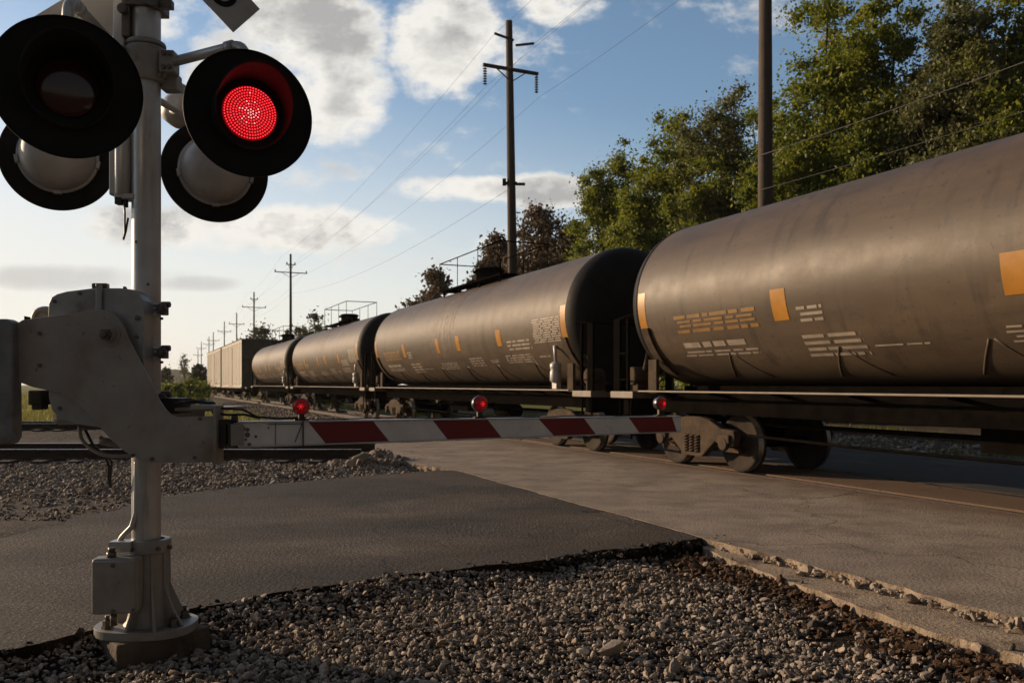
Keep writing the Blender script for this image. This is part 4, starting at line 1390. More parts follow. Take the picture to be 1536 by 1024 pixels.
def gate_lamp(px, az, r, hgt):
    t = arm_t(px)
    c = AP_(t, .5, 0) + Vector((0, 0, hgt))
    ax = Vector((-math.sin(rad(az)), math.cos(rad(az)), 0))      # pointing to the back
    br = MB().bar(AP_(t - .04, .53, 0), AP_(t + .04, .53, 0), .05, .012)
    br.bar(AP_(t, .5, 0), AP_(t, .5, 0) + Vector((0, 0, hgt - r + .01)), .022, .03, up=AD)
    br.cyl(AP_(t + .015, .53, .02), AP_(t + .015, .53, .02) + Vector((0, 0, .018)), .008, seg=6)
    lam = br.build('gate_lamp', M['darksteel'], gate)
    lam.data.transform(Matrix.Translation(-c)); lam.location = c
    MB().lathe([(r * .95, -.02), (r * 1.08, -.02), (r * 1.08, .0), (r * 1.0, .012), (r * .8, .035), (r * .4, .05), (0, .055)], axis=ax, seg=32).build('shell', M['lampshell'], lam)
    prof = [(r * .97 * math.sin(q), -.018 - r * .45 * math.cos(q)) for q in [PI / 2 * k / 8 for k in range(9)]]
    MB().lathe(prof, axis=ax, seg=32).build('lens', M['red_glass'], lam)
    n_ = MB()
    for k in range(7):
        a = k * PI / 3; rr = 0 if k == 6 else r * .30
        x_ = ax.cross(Vector((0, 0, 1))); cc = -ax * (.02 + r * .45 * (1 if k == 6 else .94)) + x_ * rr * math.cos(a) + Vector((0, 0, rr * math.sin(a)))
        n_.ball(cc, r * (.16 if k == 6 else .07), 8, 6)
    n_.build('reflector_dots', M['red_core'], lam)
    return lam


gate_lamp(452, 10, .046, .082)
gate_lamp(719, 36, .050, .092)
gate_lamp(990, 40, .045, .088)

# ================================================================== TRAIN
R_T = 1.52; HC = 2.95; HL = 7.8
TRK = 6.75


def cylpatch(mb, x0, x1, f0, f1, mi=0, off=.006, seg=None):
    """patch on the tank shell on the near side (+y); f in degrees above horizontal"""
    n = seg or max(2, int(abs(f1 - f0) / 4))
    vs = []
    r = R_T + off
    for k in range(n + 1):
        a = rad(f0 + (f1 - f0) * k / n)
        for x in (x0, x1):
            vs.append((x, r * math.cos(a), HC + r * math.sin(a)))
    mb.add(vs, [(2 * k, 2 * k + 1, 2 * k + 3, 2 * k + 2) for k in range(n)], mi, True)


def stroke_block(mb, x0, x1, f0, f1, cells, seed, both=True):
    rr = random.Random(seed)
    w = (x0 - x1) / cells
    for c in range(cells):
        a = x0 - w * c - w * .01; b = a - w * .97
        th = (f0 - f1) * .17
        pat = [rr.random() < .85, rr.random() < .6, rr.random() < .85, rr.random() < .8, rr.random() < .55]
        if pat[0]: cylpatch(mb, a, b, f0, f0 - th)
        if pat[1]: cylpatch(mb, a, b, (f0 + f1) / 2 + th / 2, (f0 + f1) / 2 - th / 2)
        if pat[2]: cylpatch(mb, a, b, f1 + th, f1)
        if pat[3]: cylpatch(mb, a - w * .1, a - w * .38, f0 - th * .99, f1 + th * .99, off=.0065)
        if pat[4] and c % 2: cylpatch(mb, b + w * .3, b + w * .1, f0 - th * .99, f1 + th * .99, off=.0065)


def line_block(mb, x0, x1, f0, f1, rows, seed, fill=.5):
    rr = random.Random(seed)
    h = (f0 - f1) / rows
    for r in range(rows):
        a = f0 - h * r
        x = x0 - rr.random() * .1
        while x > x1:
            l = rr.uniform(.12, .5)
            cylpatch(mb, x, max(x1, x - l), a, a - h * fill, seg=2)
            x -= l + rr.uniform(.03, .09)


def make_truck(root, x0):
    tr = MB()
    tr.box((x0, 0, .62), (.42, 1.9, .24)).box((x0, 0, .80), (.5, .5, .16))
    t = tr.build('truck', M['under'], root, bevel=.02)
    for sg in (1, -1):
        sf = MB()
        prof = [(-1.12, .60), (-1.10, .70), (-.78, .72), (-.45, .86), (-.2, .90), (.2, .90), (.45, .86), (.78, .72), (1.10, .70), (1.12, .60), (1.08, .44), (.80, .42), (.62, .50), (.36, .30),
                (.26, .22), (-.26, .22), (-.36, .30), (-.62, .50), (-.80, .42), (-1.08, .44)]
        sf.prism(prof, lambda p: Vector((x0 + p[0], sg * .93, p[1])), lambda p: Vector((x0 + p[0], sg * 1.07, p[1])))
        for d in (-.89, .89):
            sf.cyl((x0 + d, sg * 1.06, .48), (x0 + d, sg * 1.14, .48), .11, seg=16).box((x0 + d, sg * 1.09, .56), (.3, .07, .14))
        sf.build('side_frame', M['truck'], t, bevel=.02)
        sp = MB()
        for dx in (-.15, 0, .15):
            pth = [(x0 + dx + .055 * math.cos(a), sg * 1.075 + .03 * math.sin(a), .30 + .30 * a / (2 * PI * 6)) for a in [2 * PI * 6 * k / 60 for k in range(61)]]
            sp.tube(pth, .016, 5)
        sp.build('spring', M['truck'], t)
        br = MB().bar((x0 - 1.0, sg * .86, .36), (x0 + 1.0, sg * .86, .36), .05, .07)
        br.build('brake_beam', M['truck'], t)
    for d in (-.89, .89):
        MB().cyl((x0 + d, -.72, .48), (x0 + d, .72, .48), .08, seg=14).build('axle', M['under'], t)
        for sg in (1, -1):
            w = MB()
            rw = .48
            w.lathe([(0, .075), (.12, .075), (.14, .03), (.20, .02), (.36, .035), (.41, .065), (.465, .065), (rw - .006, .06)], (x0 + d, sg * .715, .48), axis=(0, sg, 0), seg=40)
            w.lathe([(rw - .006, .06), (rw, -.045)], (x0 + d, sg * .715, .48), axis=(0, sg, 0), seg=40, mi=1)
            w.lathe([(rw, -.045), (rw + .028, -.055), (rw + .028, -.075), (.40, -.075), (.36, -.03), (.16, -.02), (.12, -.07), (0, -.07)], (x0 + d, sg * .715, .48), axis=(0, sg, 0), seg=40)
            w.build('wheel', [M['wheel'], M['tread']], t)
    return t


def make_coupler(root, sg, x0, z=.86):
    mb = MB()
    mb.bar((sg * x0, 0, z), (sg * (x0 + .32), 0, z), .16, .18)
    mb.box((sg * (x0 + .40), .05, z), (.18, .30, .26)).box((sg * (x0 + .49), -.10, z), (.12, .12, .24))
    mb.tube([(sg * x0, .25, z - .05), (sg * (x0 + .25), .22, z - .28), (sg * (x0 + .5), .12, z - .32)], .025, 8)
    mb.build('coupler', M['under'], root, bevel=.02)


def make_tank_car():
    root = empty('tank_car', (0, 0, 0), '', 'railcar', 'tank cars of the passing freight train')
    # shell with slightly raised weld bands
    prof = [(R_T, -HL)]
    prof += [(R_T, HL)]
    MB().lathe(prof, (0, 0, HC), axis=(1, 0, 0), seg=96).build('tank_shell', M['tank'], root)
    pro = None
    for x in (-2.6,):
        if pro is None:
            o = pro = MB().lathe([(R_T - .004, -.022), (R_T + .0025, -.012), (R_T + .0025, .012), (R_T - .004, .022)], (0, 0, HC), axis=(1, 0, 0), seg=96).build('weld_seam', M['tank'], root)
        else:
            o = pro.copy(); COL.objects.link(o)
        o.location = (x, 0, 0)
    for sg in (1, -1):
        hp_ = [(R_T - .0, HL), (R_T + .012, HL + .01), (R_T + .008, HL + .05)]
        for k in range(1, 13):
            t = PI / 2 * k / 12
            hp_.append((R_T * math.cos(t) ** .85 if k < 12 else 0, HL + .05 + .62 * math.sin(t)))
        MB().lathe(hp_, (0, 0, HC), axis=(sg, 0, 0), seg=80).build('tank_head', M['tankhead'], root)
    # stains running down from the manway
    rr = random.Random(5)
    mb = MB()
    for k in range(26):
        x = rr.gauss(0, .42); w = rr.uniform(.03, .11)
        f0 = rr.uniform(35, 75); f1 = rr.uniform(-62, 10) if k % 3 else -64
        n = 14; vs = []
        for j in range(n + 1):
            a = rad(f0 + (f1 - f0) * j / n); ww = w * (1 - .6 * j / n) * (1 + .25 * math.sin(j * 2.1 + k))
            r = R_T + .0015 + .0002 * k
            for e in (-1, 1):
                vs.append((x + e * ww + .02 * math.sin(j * .9 + k), r * math.cos(a), HC + r * math.sin(a)))
        mb.add(vs, [(2 * j, 2 * j + 1, 2 * j + 3, 2 * j + 2) for j in range(n)], 0, True)
    mb.build('spill_stain', M['stain'], root)
    # reflective bars
    for (x, f0, f1, w) in ((4.15, -4.6, -22, .15), (.62, -3.6, -20.8, .14), (-1.15, -4, -20.3, .15), (-4.1, -4, -20, .15), (7.66, 6, -32, .11), (-7.66, 8, -31, .12)):
        mb = MB(); cylpatch(mb, x + w, x - w, f0, f1)
        mb.build('reflective_bar', M['yellow'], root)
    mb = MB(); line_block(mb, 6.75, 4.66, -12.5, -15, 1, 3, .9); line_block(mb, 6.7, 4.7, -16, -21.5, 2, 33, .55); line_block(mb, 6.75, 4.66, -22, -24.5, 1, 34, .9); mb.build('yellow_lettering', M['letter_y'], root)
    mb = MB(); line_block(mb, 6.7, 5.1, -31, -35.5, 1, 1, .85); line_block(mb, 6.8, 4.9, -37.5, -43, 2, 2); mb.build('white_lettering', M['letter_w'], root)
    mb = MB(); line_block(mb, 3.85, 3.35, -15.5, -25.5, 3, 4); mb.build('white_lettering', M['letter_w'], root)
    mb = MB(); line_block(mb, 3.95, 2.85, -31.5, -48, 4, 5); line_block(mb, 2.8, 1.9, -40, -42, 1, 6); mb.build('white_lettering', M['letter_w'], root)
    mb = MB(); line_block(mb, .9, -.5, -34, -44, 4, 7, .42); line_block(mb, -1.6, -2.6, -30, -42, 4, 8, .42); line_block(mb, -3.0, -3.6, -34, -38, 2, 9); mb.build('white_lettering', M['letter_w'], root)
    mb = MB(); line_block(mb, -4.5, -5.9, -16, -27, 3, 10); line_block(mb, -4.1, -5.7, -30, -40, 4, 11); line_block(mb, -6.0, -6.6, -33, -36, 1, 12); mb.build('white_lettering', M['letter_w'], root)
    mb = MB(); line_block(mb, -6.1, -7.5, 0, -21.5, 11, 13, .62); mb.build('data_panel', M['letter_w'], root)
    # underframe
    mb = MB()
    mb.box((0, 0, 1.12), (16.4, .55, .36)).box((0, 0, 1.33), (15.4, 1.1, .20))
    for sg in (1, -1):
        mb.box((0, sg * 1.02, 1.12), (15.6, .10, .34))
    mb.build('underframe', M['under'], root, bevel=.01)
    for sg in (1, -1):
        MB().box((0, sg * 1.45, 1.33), (15.7, .06, .032)).build('side_rail', M['sill'], root, bevel=.01)
    pro = None
    for k in range(-5, 6):
        if pro is None:
            o = pro = MB().bar((0, 1.02, 1.25), (0, 1.45, 1.32), .05, .05).build('rail_bracket', M['under'], root)
        else:
            o = pro.copy(); COL.objects.link(o)
        o.location = (k * 1.45, 0, 0)
    # inverted-V stays against the lower shell
    pro = None
    for x in (-5.6, -3.3, -1.1, 1.1, 3.3, 5.6):
        if pro is None:
            mb = MB()
            for e in (-1, 1):
                pts = []
                for k in range(6):
                    a = rad(-64 + 24 * k / 5)
                    pts.append((e * .42 * (1 - k / 5) + e * .03, (R_T - .004) * math.cos(a), HC + (R_T - .004) * math.sin(a)))
                mb.tube(pts, .02, 6)
            o = pro = mb.build('shell_stay', M['tank'], root)
        else:
            o = pro.copy(); COL.objects.link(o)
        o.location = (x, 0, 0)
    # brake rigging below
    mb = MB()
    mb.tube([(-5.4, .55, .80), (5.4, .55, .80)], .028, 8).tube([(-5.4, 1.0, .62), (-2, 1.05, .58), (3, 1.05, .60), (5.4, .98, .64)], .022, 8).tube([(-5.4, -.55, .74), (5.4, -.55, .74)], .028, 8)
    mb.box((1.0, .35, .78), (1.3, .5, .30)).cyl((-2.4, .2, .72), (-1.2, .2, .72), .2, seg=18)
    mb.lathe([(.26, 0), (.26, .12), (.2, .2), (.2, .32)], (0, 0, .78), axis=(0, 0, 1), seg=20)
    mb.build('brake_rigging', M['under'], root)
    for sg in (1, -1):
        # end platform, ladder frame, bracing
        mb = MB()
        mb.box((sg * 8.42, 1.30, 1.26), (.80, .36, .13)).box((sg * 8.42, -1.30, 1.26), (.80, .36, .13)).box((sg * 8.55, 0, 1.24), (.5, 2.3, .10))
        ep = mb.build('end_platform', M['sill'], root, bevel=.012)
        mb = MB()
        mb.box((sg * 8.45, 0, 1.05), (.18, 2.7, .34)).box((sg * 8.2, .0, 1.0), (1.2, .5, .5))
        for y in (1.36, -1.36):
            for dz in (.45, .78):
                mb.box((sg * 8.45, y, dz), (.42, .04, .035))
            for dx in (-.2, .2):
                mb.box((sg * 8.45 + dx, y, .82), (.035, .04, .80))
        mb.build('end_beam', M['under'], root, bevel=.008)
        mb = MB()
        for y in (1.40, -1.40):
            for dx, w in ((.26, .22), (-.12, .06)):
                mb.box((sg * (8.42 + dx), y, 2.0), (w, .05, 1.42))
            mb.tube(bend([(sg * 8.72, y, 2.70), (sg * 8.30, y, 2.76), (sg * 7.70, y + .0, 2.78)]), .022, 8)
            for z_ in (1.55, 2.05):
                mb.box((sg * 8.55, y, z_), (.34, .03, .03))
        mb.tube([(sg * 8.74, 1.4, 2.71), (sg * 8.74, -1.4, 2.71)], .022, 8)
        mb.build('end_ladder', M['under'], root)
        # saddle leg: tank end cradle to the sill
        for y in (1, -1):
            mb = MB()
            arc = [Vector((sg * 7.62, y * (R_T + .03) * math.cos(a), HC + (R_T + .03) * math.sin(a))) for a in [rad(-18 - 4.5 * k) for k in range(10)]]
            for k in range(len(arc) - 1):
                mb.bar(arc[k], arc[k + 1] + (arc[k + 1] - arc[k]) * .08, .05, .22, up=(1, 0, 0))
            mb.box((sg * 7.62, y * 1.28, 1.60), (.26, .07, .62))
            mb.build('end_cradle', M['truck'], root, bevel=.01)
        mb = MB().cyl((sg * 8.35, .95, 1.62), (sg * 8.35, 1.30, 1.62), .17, seg=20).box((sg * 8.35, 1.1, 1.40), (.3, .3, .16)).tube([(sg * 8.2, 1.1, 1.7), (sg * 8.0, 1.1, 2.2), (sg * 7.9, 1.2, 2.4)], .05, 8)
        mb.build('brake_cylinder', M['truck'], root, bevel=.015)
        make_truck(root, sg * TRK)
        make_coupler(root, sg, 8.5)
    # bright canister at the near right corner, on a bracket
    mb = MB().lathe([(.0, 1.50), (.10, 1.50), (.13, 1.55), (.13, 1.72), (.11, 1.78), (.13, 1.82), (.13, 1.90), (.08, 1.95), (0, 1.95)], (-7.15, 1.42, 0), seg=20)
    mb.box((-7.15, 1.40, 1.43), (.2, .12, .14)).tube([(-7.15, 1.42, 1.95), (-7.15, 1.44, 2.25), (-7.05, 1.40, 2.3)], .04, 8)
    mb.build('valve_canister', M['dome'], root)
    # top platform with safety rails, manway housing
    zt_ = HC + R_T
    mb = MB()
    mb.box((0, .55, zt_ + .03), (5.0, .42, .05)).box((0, -.55, zt_ + .03), (5.0, .42, .05)).box((2.3, 0, zt_ + .03), (.4, .8, .05)).box((-2.3, 0, zt_ + .03), (.4, .8, .05))
    for x in (-2.3, -.8, .8, 2.3):
        for y in (.66, -.66):
            mb.box((x, y, zt_ - .12), (.05, .05, .30))
    mb.build('top_platform', M['under'], root)
    mb = MB()
    for y in (.74, -.74):
        mb.tube([(-2.5, y, zt_ + .95), (2.5, y, zt_ + .95)], .018, 8)
        for x in (-2.5, -.85, .85, 2.5):
            mb.tube([(x, y, zt_ + .04), (x, y, zt_ + .95)], .013, 8)
    for x in (-2.5, 2.5):
        mb.tube([(x, .74, zt_ + .95), (x, -.74, zt_ + .95)], .018, 8)
    mb.build('safety_rail', M['under'], root)
    mb = MB().lathe([(.42, -.15), (.42, .42), (.46, .44), (.46, .50), (.36, .54), (0, .56)], (0, 0, zt_), seg=32)
    mb.box((1.2, 0, zt_ + .14), (.45, .45, .3)).box((-1.3, 0, zt_ + .1), (.35, .35, .25)).cyl((.0, .42, zt_ + .4), (0, .54, zt_ + .4), .05, seg=10)
    mb.build('manway_housing', M['under'], root, bevel=.01)
    return root


NEAR_ROT = math.atan2(DV.y, DV.x)
tank = make_tank_car()
tank_spots = [(5.2, 'nearest brown grey tank car, cut off by the right edge'),
              (23.6, 'brown grey tank car second from the right, black head facing the camera'),
              (42.0, 'third tank car from the right, pale in the sun with railed top platform'),
              (60.6, 'farthest and smallest tank car, coupled to the cream boxcar')]
for i, (s, lb) in enumerate(tank_spots):
    o = tank if i == 0 else copy_tree(tank)
    o.location = T(s, LAT0, 0); o.rotation_euler = (0, 0, NEAR_ROT)
    o['label'] = lb
    if i == 0:
        first_car = o
for ch in kids(first_car):                 # the nearest car carries its manway further along
    if ch.name.split('.')[0] in ('top_platform', 'safety_rail', 'manway_housing', 'spill_stain'):
        ch.location.x -= 4.4


def make_boxcar():
    root = empty('boxcar', (0, 0, 0), '', 'railcar', 'cream boxcars at the far end of the train')
    hl = 9.1; top = 5.35; bot = 1.18; hw = 1.52
    MB().box((0, 0, (top + bot) / 2), (2 * hl, 2 * hw, top - bot)).build('body', M['boxside'], root, bevel=.03)
    mb = MB()
    for k in range(46):
        x = -hl + .2 + (2 * hl - .4) * k / 45
        mb.box((x, hw + .003, (top + bot) / 2 - .02), (.16, .018, top - bot - .4))
    mb.build('side_ribs', M['boxside'], root)
    mb = MB()
    for k in range(13):
        mb.box((-hl + 1.4 + k * 1.36, hw + .014, (top + bot) / 2), (.11, .012, top - bot - .2))
    for z in (bot + .35, top - .3):
        mb.box((0, hw + .016, z), (2 * hl - .1, .012, .06))
    mb.box((0, hw + .022, 3.1), (3.1, .02, 3.7))
    mb.build('panel_seams', M['boxseam'], root)
    for sg in (1, -1):
        mb = MB().box((sg * (hl + .012), 0, (top + bot) / 2), (.03, 2 * hw - .03, top - bot - .04))
        for k in range(9):
            mb.box((sg * (hl + .04), 0, bot + .4 + k * .43), (.07, 2 * hw - .3, .16))
        for y in (.9, 1.3):
            mb.box((sg * (hl + .12), y, 3.0), (.04, .04, 3.2))
        for k in range(9):
            mb.box((sg * (hl + .12), 1.1, 1.5 + k * .36), (.03, .4, .03))
        mb.build('end_wall', M['boxend'], root)
        MB().box((sg * (hl + .45), 0, 1.14), (.95, 2.5, .12)).build('end_platform', M['sill'], root, bevel=.02)
        make_truck(root, sg * 7.0)
        make_coupler(root, sg, hl + .75)
    mb = MB().box((0, 0, top + .03), (2 * hl + .1, 2 * hw + .12, .07)).box((0, 0, top + .1), (2 * hl, .7, .05))
    mb.build('roof', M['boxend'], root)
    MB().box((0, 0, .98), (2 * hl + 1.2, 2.3, .36)).build('underframe', M['under'], root)
    MB().box((0, hw + .01, bot + .0), (2 * hl, .08, .12)).build('side_sill', M['sill'], root)
    return root


box = make_boxcar()
for i, (s, lb) in enumerate([(84.7, 'nearer cream boxcar with dark end wall behind the last tank car'), (104.4, 'farther cream boxcar at the left end of the train')]):
    o = box if i == 0 else copy_tree(box)
    o.location = T(s, LAT0, 0); o.rotation_euler = (0, 0, NEAR_ROT); o['label'] = lb

# ================================================================== POLES AND WIRES
PL = 15.0


def pole_s(px, lat=PL):
    u = px - 203
    return (FPX * lat / u - math.sin(TH) * math.cos(TH) * 0 - lat * math.sin(TH)) / math.cos(TH) if False else (FPX * lat / (u * math.cos(TH)) - lat * math.sin(TH)) / math.cos(TH)


def make_pole(px, top_py, label, arms, lat=PL, lean=0.0, r=.19, extra=None):
    s = pole_s(px, lat)
    b = T(s, lat, -.35)
    z = b.y
    h = EYE + (576 - top_py) / FPX * z + .35
    root = empty('utility_pole', b, label, 'utility pole', 'utility poles along the line')
    MB().tube([(0, 0, 0), (lean * .5 * h, 0, h * .5), (lean * h, 0, h)], [r, r * .84, r * .62], 16).build('pole', M['pole'], root)
    for (frac_py, half, insul) in arms:
        hz = EYE + (576 - frac_py) / FPX * z + .35
        c = Vector((lean * hz, 0, hz))
        a = MB().bar(c - NV * half - DV * .14, c + NV * half - DV * .14, .11, .13 if insul > 0 else .09)
        a.bar(c + Vector((0, 0, -.55)) - DV * .16, c + NV * half * .6 - DV * .16, .04, .04).bar(c + Vector((0, 0, -.55)) - DV * .16, c - NV * half * .6 - DV * .16, .04, .04)
        arm = a.build('crossarm', M['pole'], root)
        for sg in (-1, 1):
            e = c + NV * (sg * (half - .08)) - DV * .14
            if insul > 0:
                m2 = MB()
                for k in range(7):
                    zz = -.12 - insul * k / 7
                    m2.lathe([(.02, zz), (.09, zz - .03), (.09, zz - .05), (.02, zz - .06)], e, seg=10)
                m2.tube([e, e + Vector((0, 0, -insul - .12))], .015, 6)
                m2.build('insulator', M['insul'], arm)
            else:
                MB().lathe([(.05, .06), (.07, .1), (.07, .16), (.04, .26), (0, .28)], e, seg=10).build('insulator', M['insul'], arm)
    if extra:
        extra(root, z, lean)
    return s, root


def pole2_extra(root, z, lean):
    mb = MB()
    for (pa, ya, pb, yb) in ((735, 56, 766, 61), (770, 68, 800, 60)):
        ha = EYE + (576 - ya) / FPX * z + .35; hb = EYE + (576 - yb) / FPX * z + .35
        la = (pa - 768) / FPX * z; lb_ = (pb - 768) / FPX * z
        mb.bar(NV * la + Vector((0, 0, ha)), NV * lb_ + Vector((0, 0, hb)), .07, .09)
    mb.build('bracket', M['pole'], root)
    mb = MB()
    hz = EYE + (576 - 275) / FPX * z + .35
    mb.box((lean * hz, 0, hz), (.5, .3, .08)).box((lean * hz + .4, -.1, hz - .06), (.4, .12, .10)).box((lean * hz - .3, 0, hz + .05), (.16, .12, .3))
    mb.build('cable_clamp', M['darksteel'], root)


s1, p1 = make_pole(1148, -330, 'thick wooden pole in front of the green trees, its top beyond the frame', [(-250, 1.25, 1.0)], r=.215)
s2, p2 = make_pole(772, 32, 'tall wooden pole with one crossarm standing behind the second tank car', [(106, 1.3, .75)], lean=-.014, r=.23, extra=pole2_extra)
s3, p3 = make_pole(436, 381, 'slender distant pole with crossarm above the pale tank car', [(409, 1.7, 0), (397, .5, 0)], r=.17)
s4, p4 = make_pole(381, 438, 'far pole with crossarm over the boxcar bushes', [(461, 1.6, 0), (449, .5, 0)], r=.15)
far_poles = [(355, 469, 'thin far pole just right of the boxcar corner'), (336.5, 482, 'thin far pole above the nearer boxcar'), (320, 498, 'very small far pole above the farther boxcar'), (313.5, 505, 'tiny pole at the left end of the train'),
             (302, 512, 'tiny pole beyond the train above the hill shrubs'), (297, 524, 'tiniest and last pole on the horizon')]
sf = []
for px, ty, lb in far_poles:
    s_, p_ = make_pole(px, ty, lb, [(ty + (576 - ty) * .16, 1.2, 0)], r=.13)
    sf.append((s_, ty, px))


def wire(label, pts, sag, r=.0055):
    mb = MB()
    full = []
    for i in range(len(pts) - 1):
        a, b = Vector(pts[i]), Vector(pts[i + 1])
        for k in range(17):
            t = k / 16
            if i and k == 0: continue
            full.append(a.lerp(b, t) + Vector((0, 0, -sag[i] * 4 * t * (1 - t))))
    mb.tube(full, r, 6, caps=True)
    return tag(mb.build('power_wire', M['wire'], fix=False), label, 'wire', 'wires strung along the utility poles')


def on_pole(s, px_ref, py, dl):
    """a point on the pole line: height read at the pole, lateral offset dl"""
    z = T(s, PL).y
    return T(s, PL + dl, EYE + (576 - py) / FPX * z)


H3 = lambda dl, py: on_pole(s3, 436, py, dl)
H4 = lambda dl, py: on_pole(s4, 381, py, dl)
for lb, dl, y2, hh in (('wire from the left insulator of the tall pole crossarm', -1.22, 132, 0), ('wire from the right insulator of the tall pole crossarm', 1.22, 139, 0),
                       ('upper wire from the left top bracket of the tall pole', -.95, 57, 0), ('upper wire from the right top bracket of the tall pole', .92, 61, 0)):
    p2_ = on_pole(s2, 772, y2, dl)
    hgt = p2_.z
    p1_ = T(s1, PL + dl, hgt + .1)
    p0_ = T(-4, PL + dl, hgt + .2)
    y3 = 412 if y2 > 100 else 385
    wire(lb, [p1_, p2_, H3(dl, y3), H4(dl, 460 if y2 > 100 else 442), on_pole(sf[1][0], 0, 500, dl)], [.15, .9, .5, .5])
c2 = on_pole(s2, 772, 276, .1)
wire('slack low wire crossing the sky below the tall pole crossarm', [c2, H3(0, 440), H4(0, 475)], [1.0, .5], .006)
wire('thick cable in front of the green trees right of the thick pole', [T(1.0, PL - .2, 7.6), T(s1, PL - .2, 7.4)], [.15], .009)
wire('thin cable below the thick one in front of the green trees', [T(1.0, PL - .2, 6.7), T(s1, PL - .2, 6.5)], [.15], .006)


# ================================================================== TREES
def leaves_mesh(name, centers, radii, per, size, mat, parent, zsq=.8, droop=.3):
    radii = radii * 1.25
    n = len(centers)
    cnt = np.maximum(1, (per * (radii / radii.mean()) ** 2)).astype(int)
    idx = np.repeat(np.arange(n), cnt)
    N_ = len(idx)
    d = RNG.normal(size=(N_, 3)); d /= np.linalg.norm(d, axis=1)[:, None]
    rr = np.abs(RNG.normal(0, .54, N_)) + .10 * RNG.random(N_)
    pos = centers[idx] + d * (rr * radii[idx])[:, None] * np.array([1, 1, zsq])
    # a leaf: a rhombus folded along its rib
    R = rand_rot(N_)
    sz = size * RNG.uniform(.5, 1.5, N_)
    base = np.array([[-.5, 0, 0], [0, -.32, .06], [.5, 0, 0], [0, .32, .06]])
    V = np.einsum('nij,vj->nvi', R, base) * sz[:, None, None] + pos[:, None, :]
    F = np.arange(N_ * 4).reshape(-1, 4)
    return np_mesh(name, V.reshape(-1, 3), F, mat, parent)


def make_tree(px, top_py, z, wpx, label, mat, name='tree', n_cl=90, per=130, leaf=.24, bottom=.12, shape='tall', cat='tree', group=None, base_h=-.36, clr=.11, limbs=26, sparse=0, seed=0):
    rr = np.random.default_rng(seed + int(px))
    if wpx > 100: n_cl = int(n_cl * 2.2); per = int(per * (2.8 if mat in (M['leaf'], M['leaf2']) else 1.0)); leaf *= (.74 if mat in (M['leaf'], M['leaf2']) else .8); wpx *= 1.1
    else: n_cl = int(n_cl * 1.3)
    b = Vector(((px - 768) / FPX * z, z, base_h))
    H = EYE + (576 - top_py) / FPX * z - base_h
    W = wpx / FPX * z / 2
    root = empty(name, b, label, cat, group)
    # crown envelope: a handful of big leaning plumes
    cs = []; rs = []
    plumes = []
    npl = 6 if shape == 'tall' else 5
    for k in range(npl):
        a = 2 * PI * (k + rr.uniform(-.3, .3)) / npl
        off = W * rr.uniform(.25, .62) if k else 0
        hh = H * (1.0 if k == 0 else rr.uniform(.68, .97))
        plumes.append((off * math.cos(a), off * math.sin(a), hh))
    for k in range(n_cl):
        ox, oy, hh = plumes[rr.integers(0, npl)]
        t = rr.uniform(0, 1) ** .8
        zc = H * bottom + (hh - H * bottom) * t
        wid = W * (.60 * math.sin(PI * min(1, .25 + .68 * t)) ** .6 + .03) if shape == 'tall' else W * (.62 * math.sqrt(max(0, 1 - (2 * t - .95) ** 2)) + .05)
        a = rr.uniform(0, 2 * PI); q = math.sqrt(rr.random()) * wid
        fr_ = min(1, t * 1.6 + .25)
        cs.append((ox * fr_ + q * math.cos(a), oy * fr_ + q * math.sin(a), zc))
        rs.append(W * clr * 2.9 * rr.uniform(.55, 1.35) * (1 - .35 * t))
    cs = np.array(cs); rs = np.array(rs)
    cs[:, 2] = np.minimum(cs[:, 2], H - rs * .6)
    leaves_mesh('crown', cs, rs, per, leaf, mat, root)
    # trunk and limbs
    mb = MB()
    tr = max(.10, H * .016)
    th = H * .62
    path = [Vector((.15 * W * nse(k * .3, px) * .3 * k / 6, .1 * W * nse(px, k * .4) * k / 6, th * k / 6)) for k in range(7)]
    mb.tube(path, [tr * (1.25 if k == 0 else 1 - .11 * k) for k in range(7)], 10)
    trunk = mb.build('trunk', M['bark'], root)
    mb = MB()
    for c in cs[:limbs]:
        c = Vector(c)
        k = min(5, max(1, int(c.z / H * 6)))
        st = path[k - 1].lerp(path[k], .5)
        mid = st.lerp(c, .5) + Vector((0, 0, .04 * H))
        mb.tube([st, st.lerp(mid, .5) + Vector((0, 0, .01 * H)), mid, c], [tr * .42, tr * .32, tr * .22, tr * .07], 6)
    mb.build('limb', M['bark'], trunk)
    return root


GT = 'green trees behind the freight train'
make_tree(918, 205, 56, 120, 'bushy yellow green tree at the left end of the green tree row', M['leaf'], group=GT, n_cl=95, bottom=.1, seed=1)
make_tree(1003, 165, 51, 150, 'rounded green tree left of the thick pole, second from the left in the row', M['leaf'], group=GT, n_cl=105, seed=2)
make_tree(1092, 130, 47, 165, 'dull grey green tree directly left of the thick pole', M['leaf2'], group=GT, n_cl=100, seed=3)
make_tree(1232, 4, 42, 205, 'tall green tree just right of the thick pole', M['leaf'], group=GT, n_cl=135, per=140, seed=4)
make_tree(1325, -25, 39, 165, 'very tall green tree in the middle of the right hand group', M['leaf'], group=GT, n_cl=130, per=140, seed=5)
make_tree(1430, -10, 36, 180, 'tall dull green tree near the top right corner', M['leaf2'], group=GT, n_cl=130, per=150, leaf=.22, seed=6)
make_tree(1545, -50, 34, 220, 'tall green tree cut off by the right edge', M['leaf'], group=GT, n_cl=130, per=140, seed=7)
make_tree(1150, 150, 58, 150, 'shaded green tree behind the thick pole', M['leaf'], group=GT, n_cl=90, bottom=.05, seed=8)
make_tree(1270, 130, 54, 200, 'dark green undergrowth tree between the two tallest trees', M['leaf'], group=GT, n_cl=90, bottom=.03, seed=9)
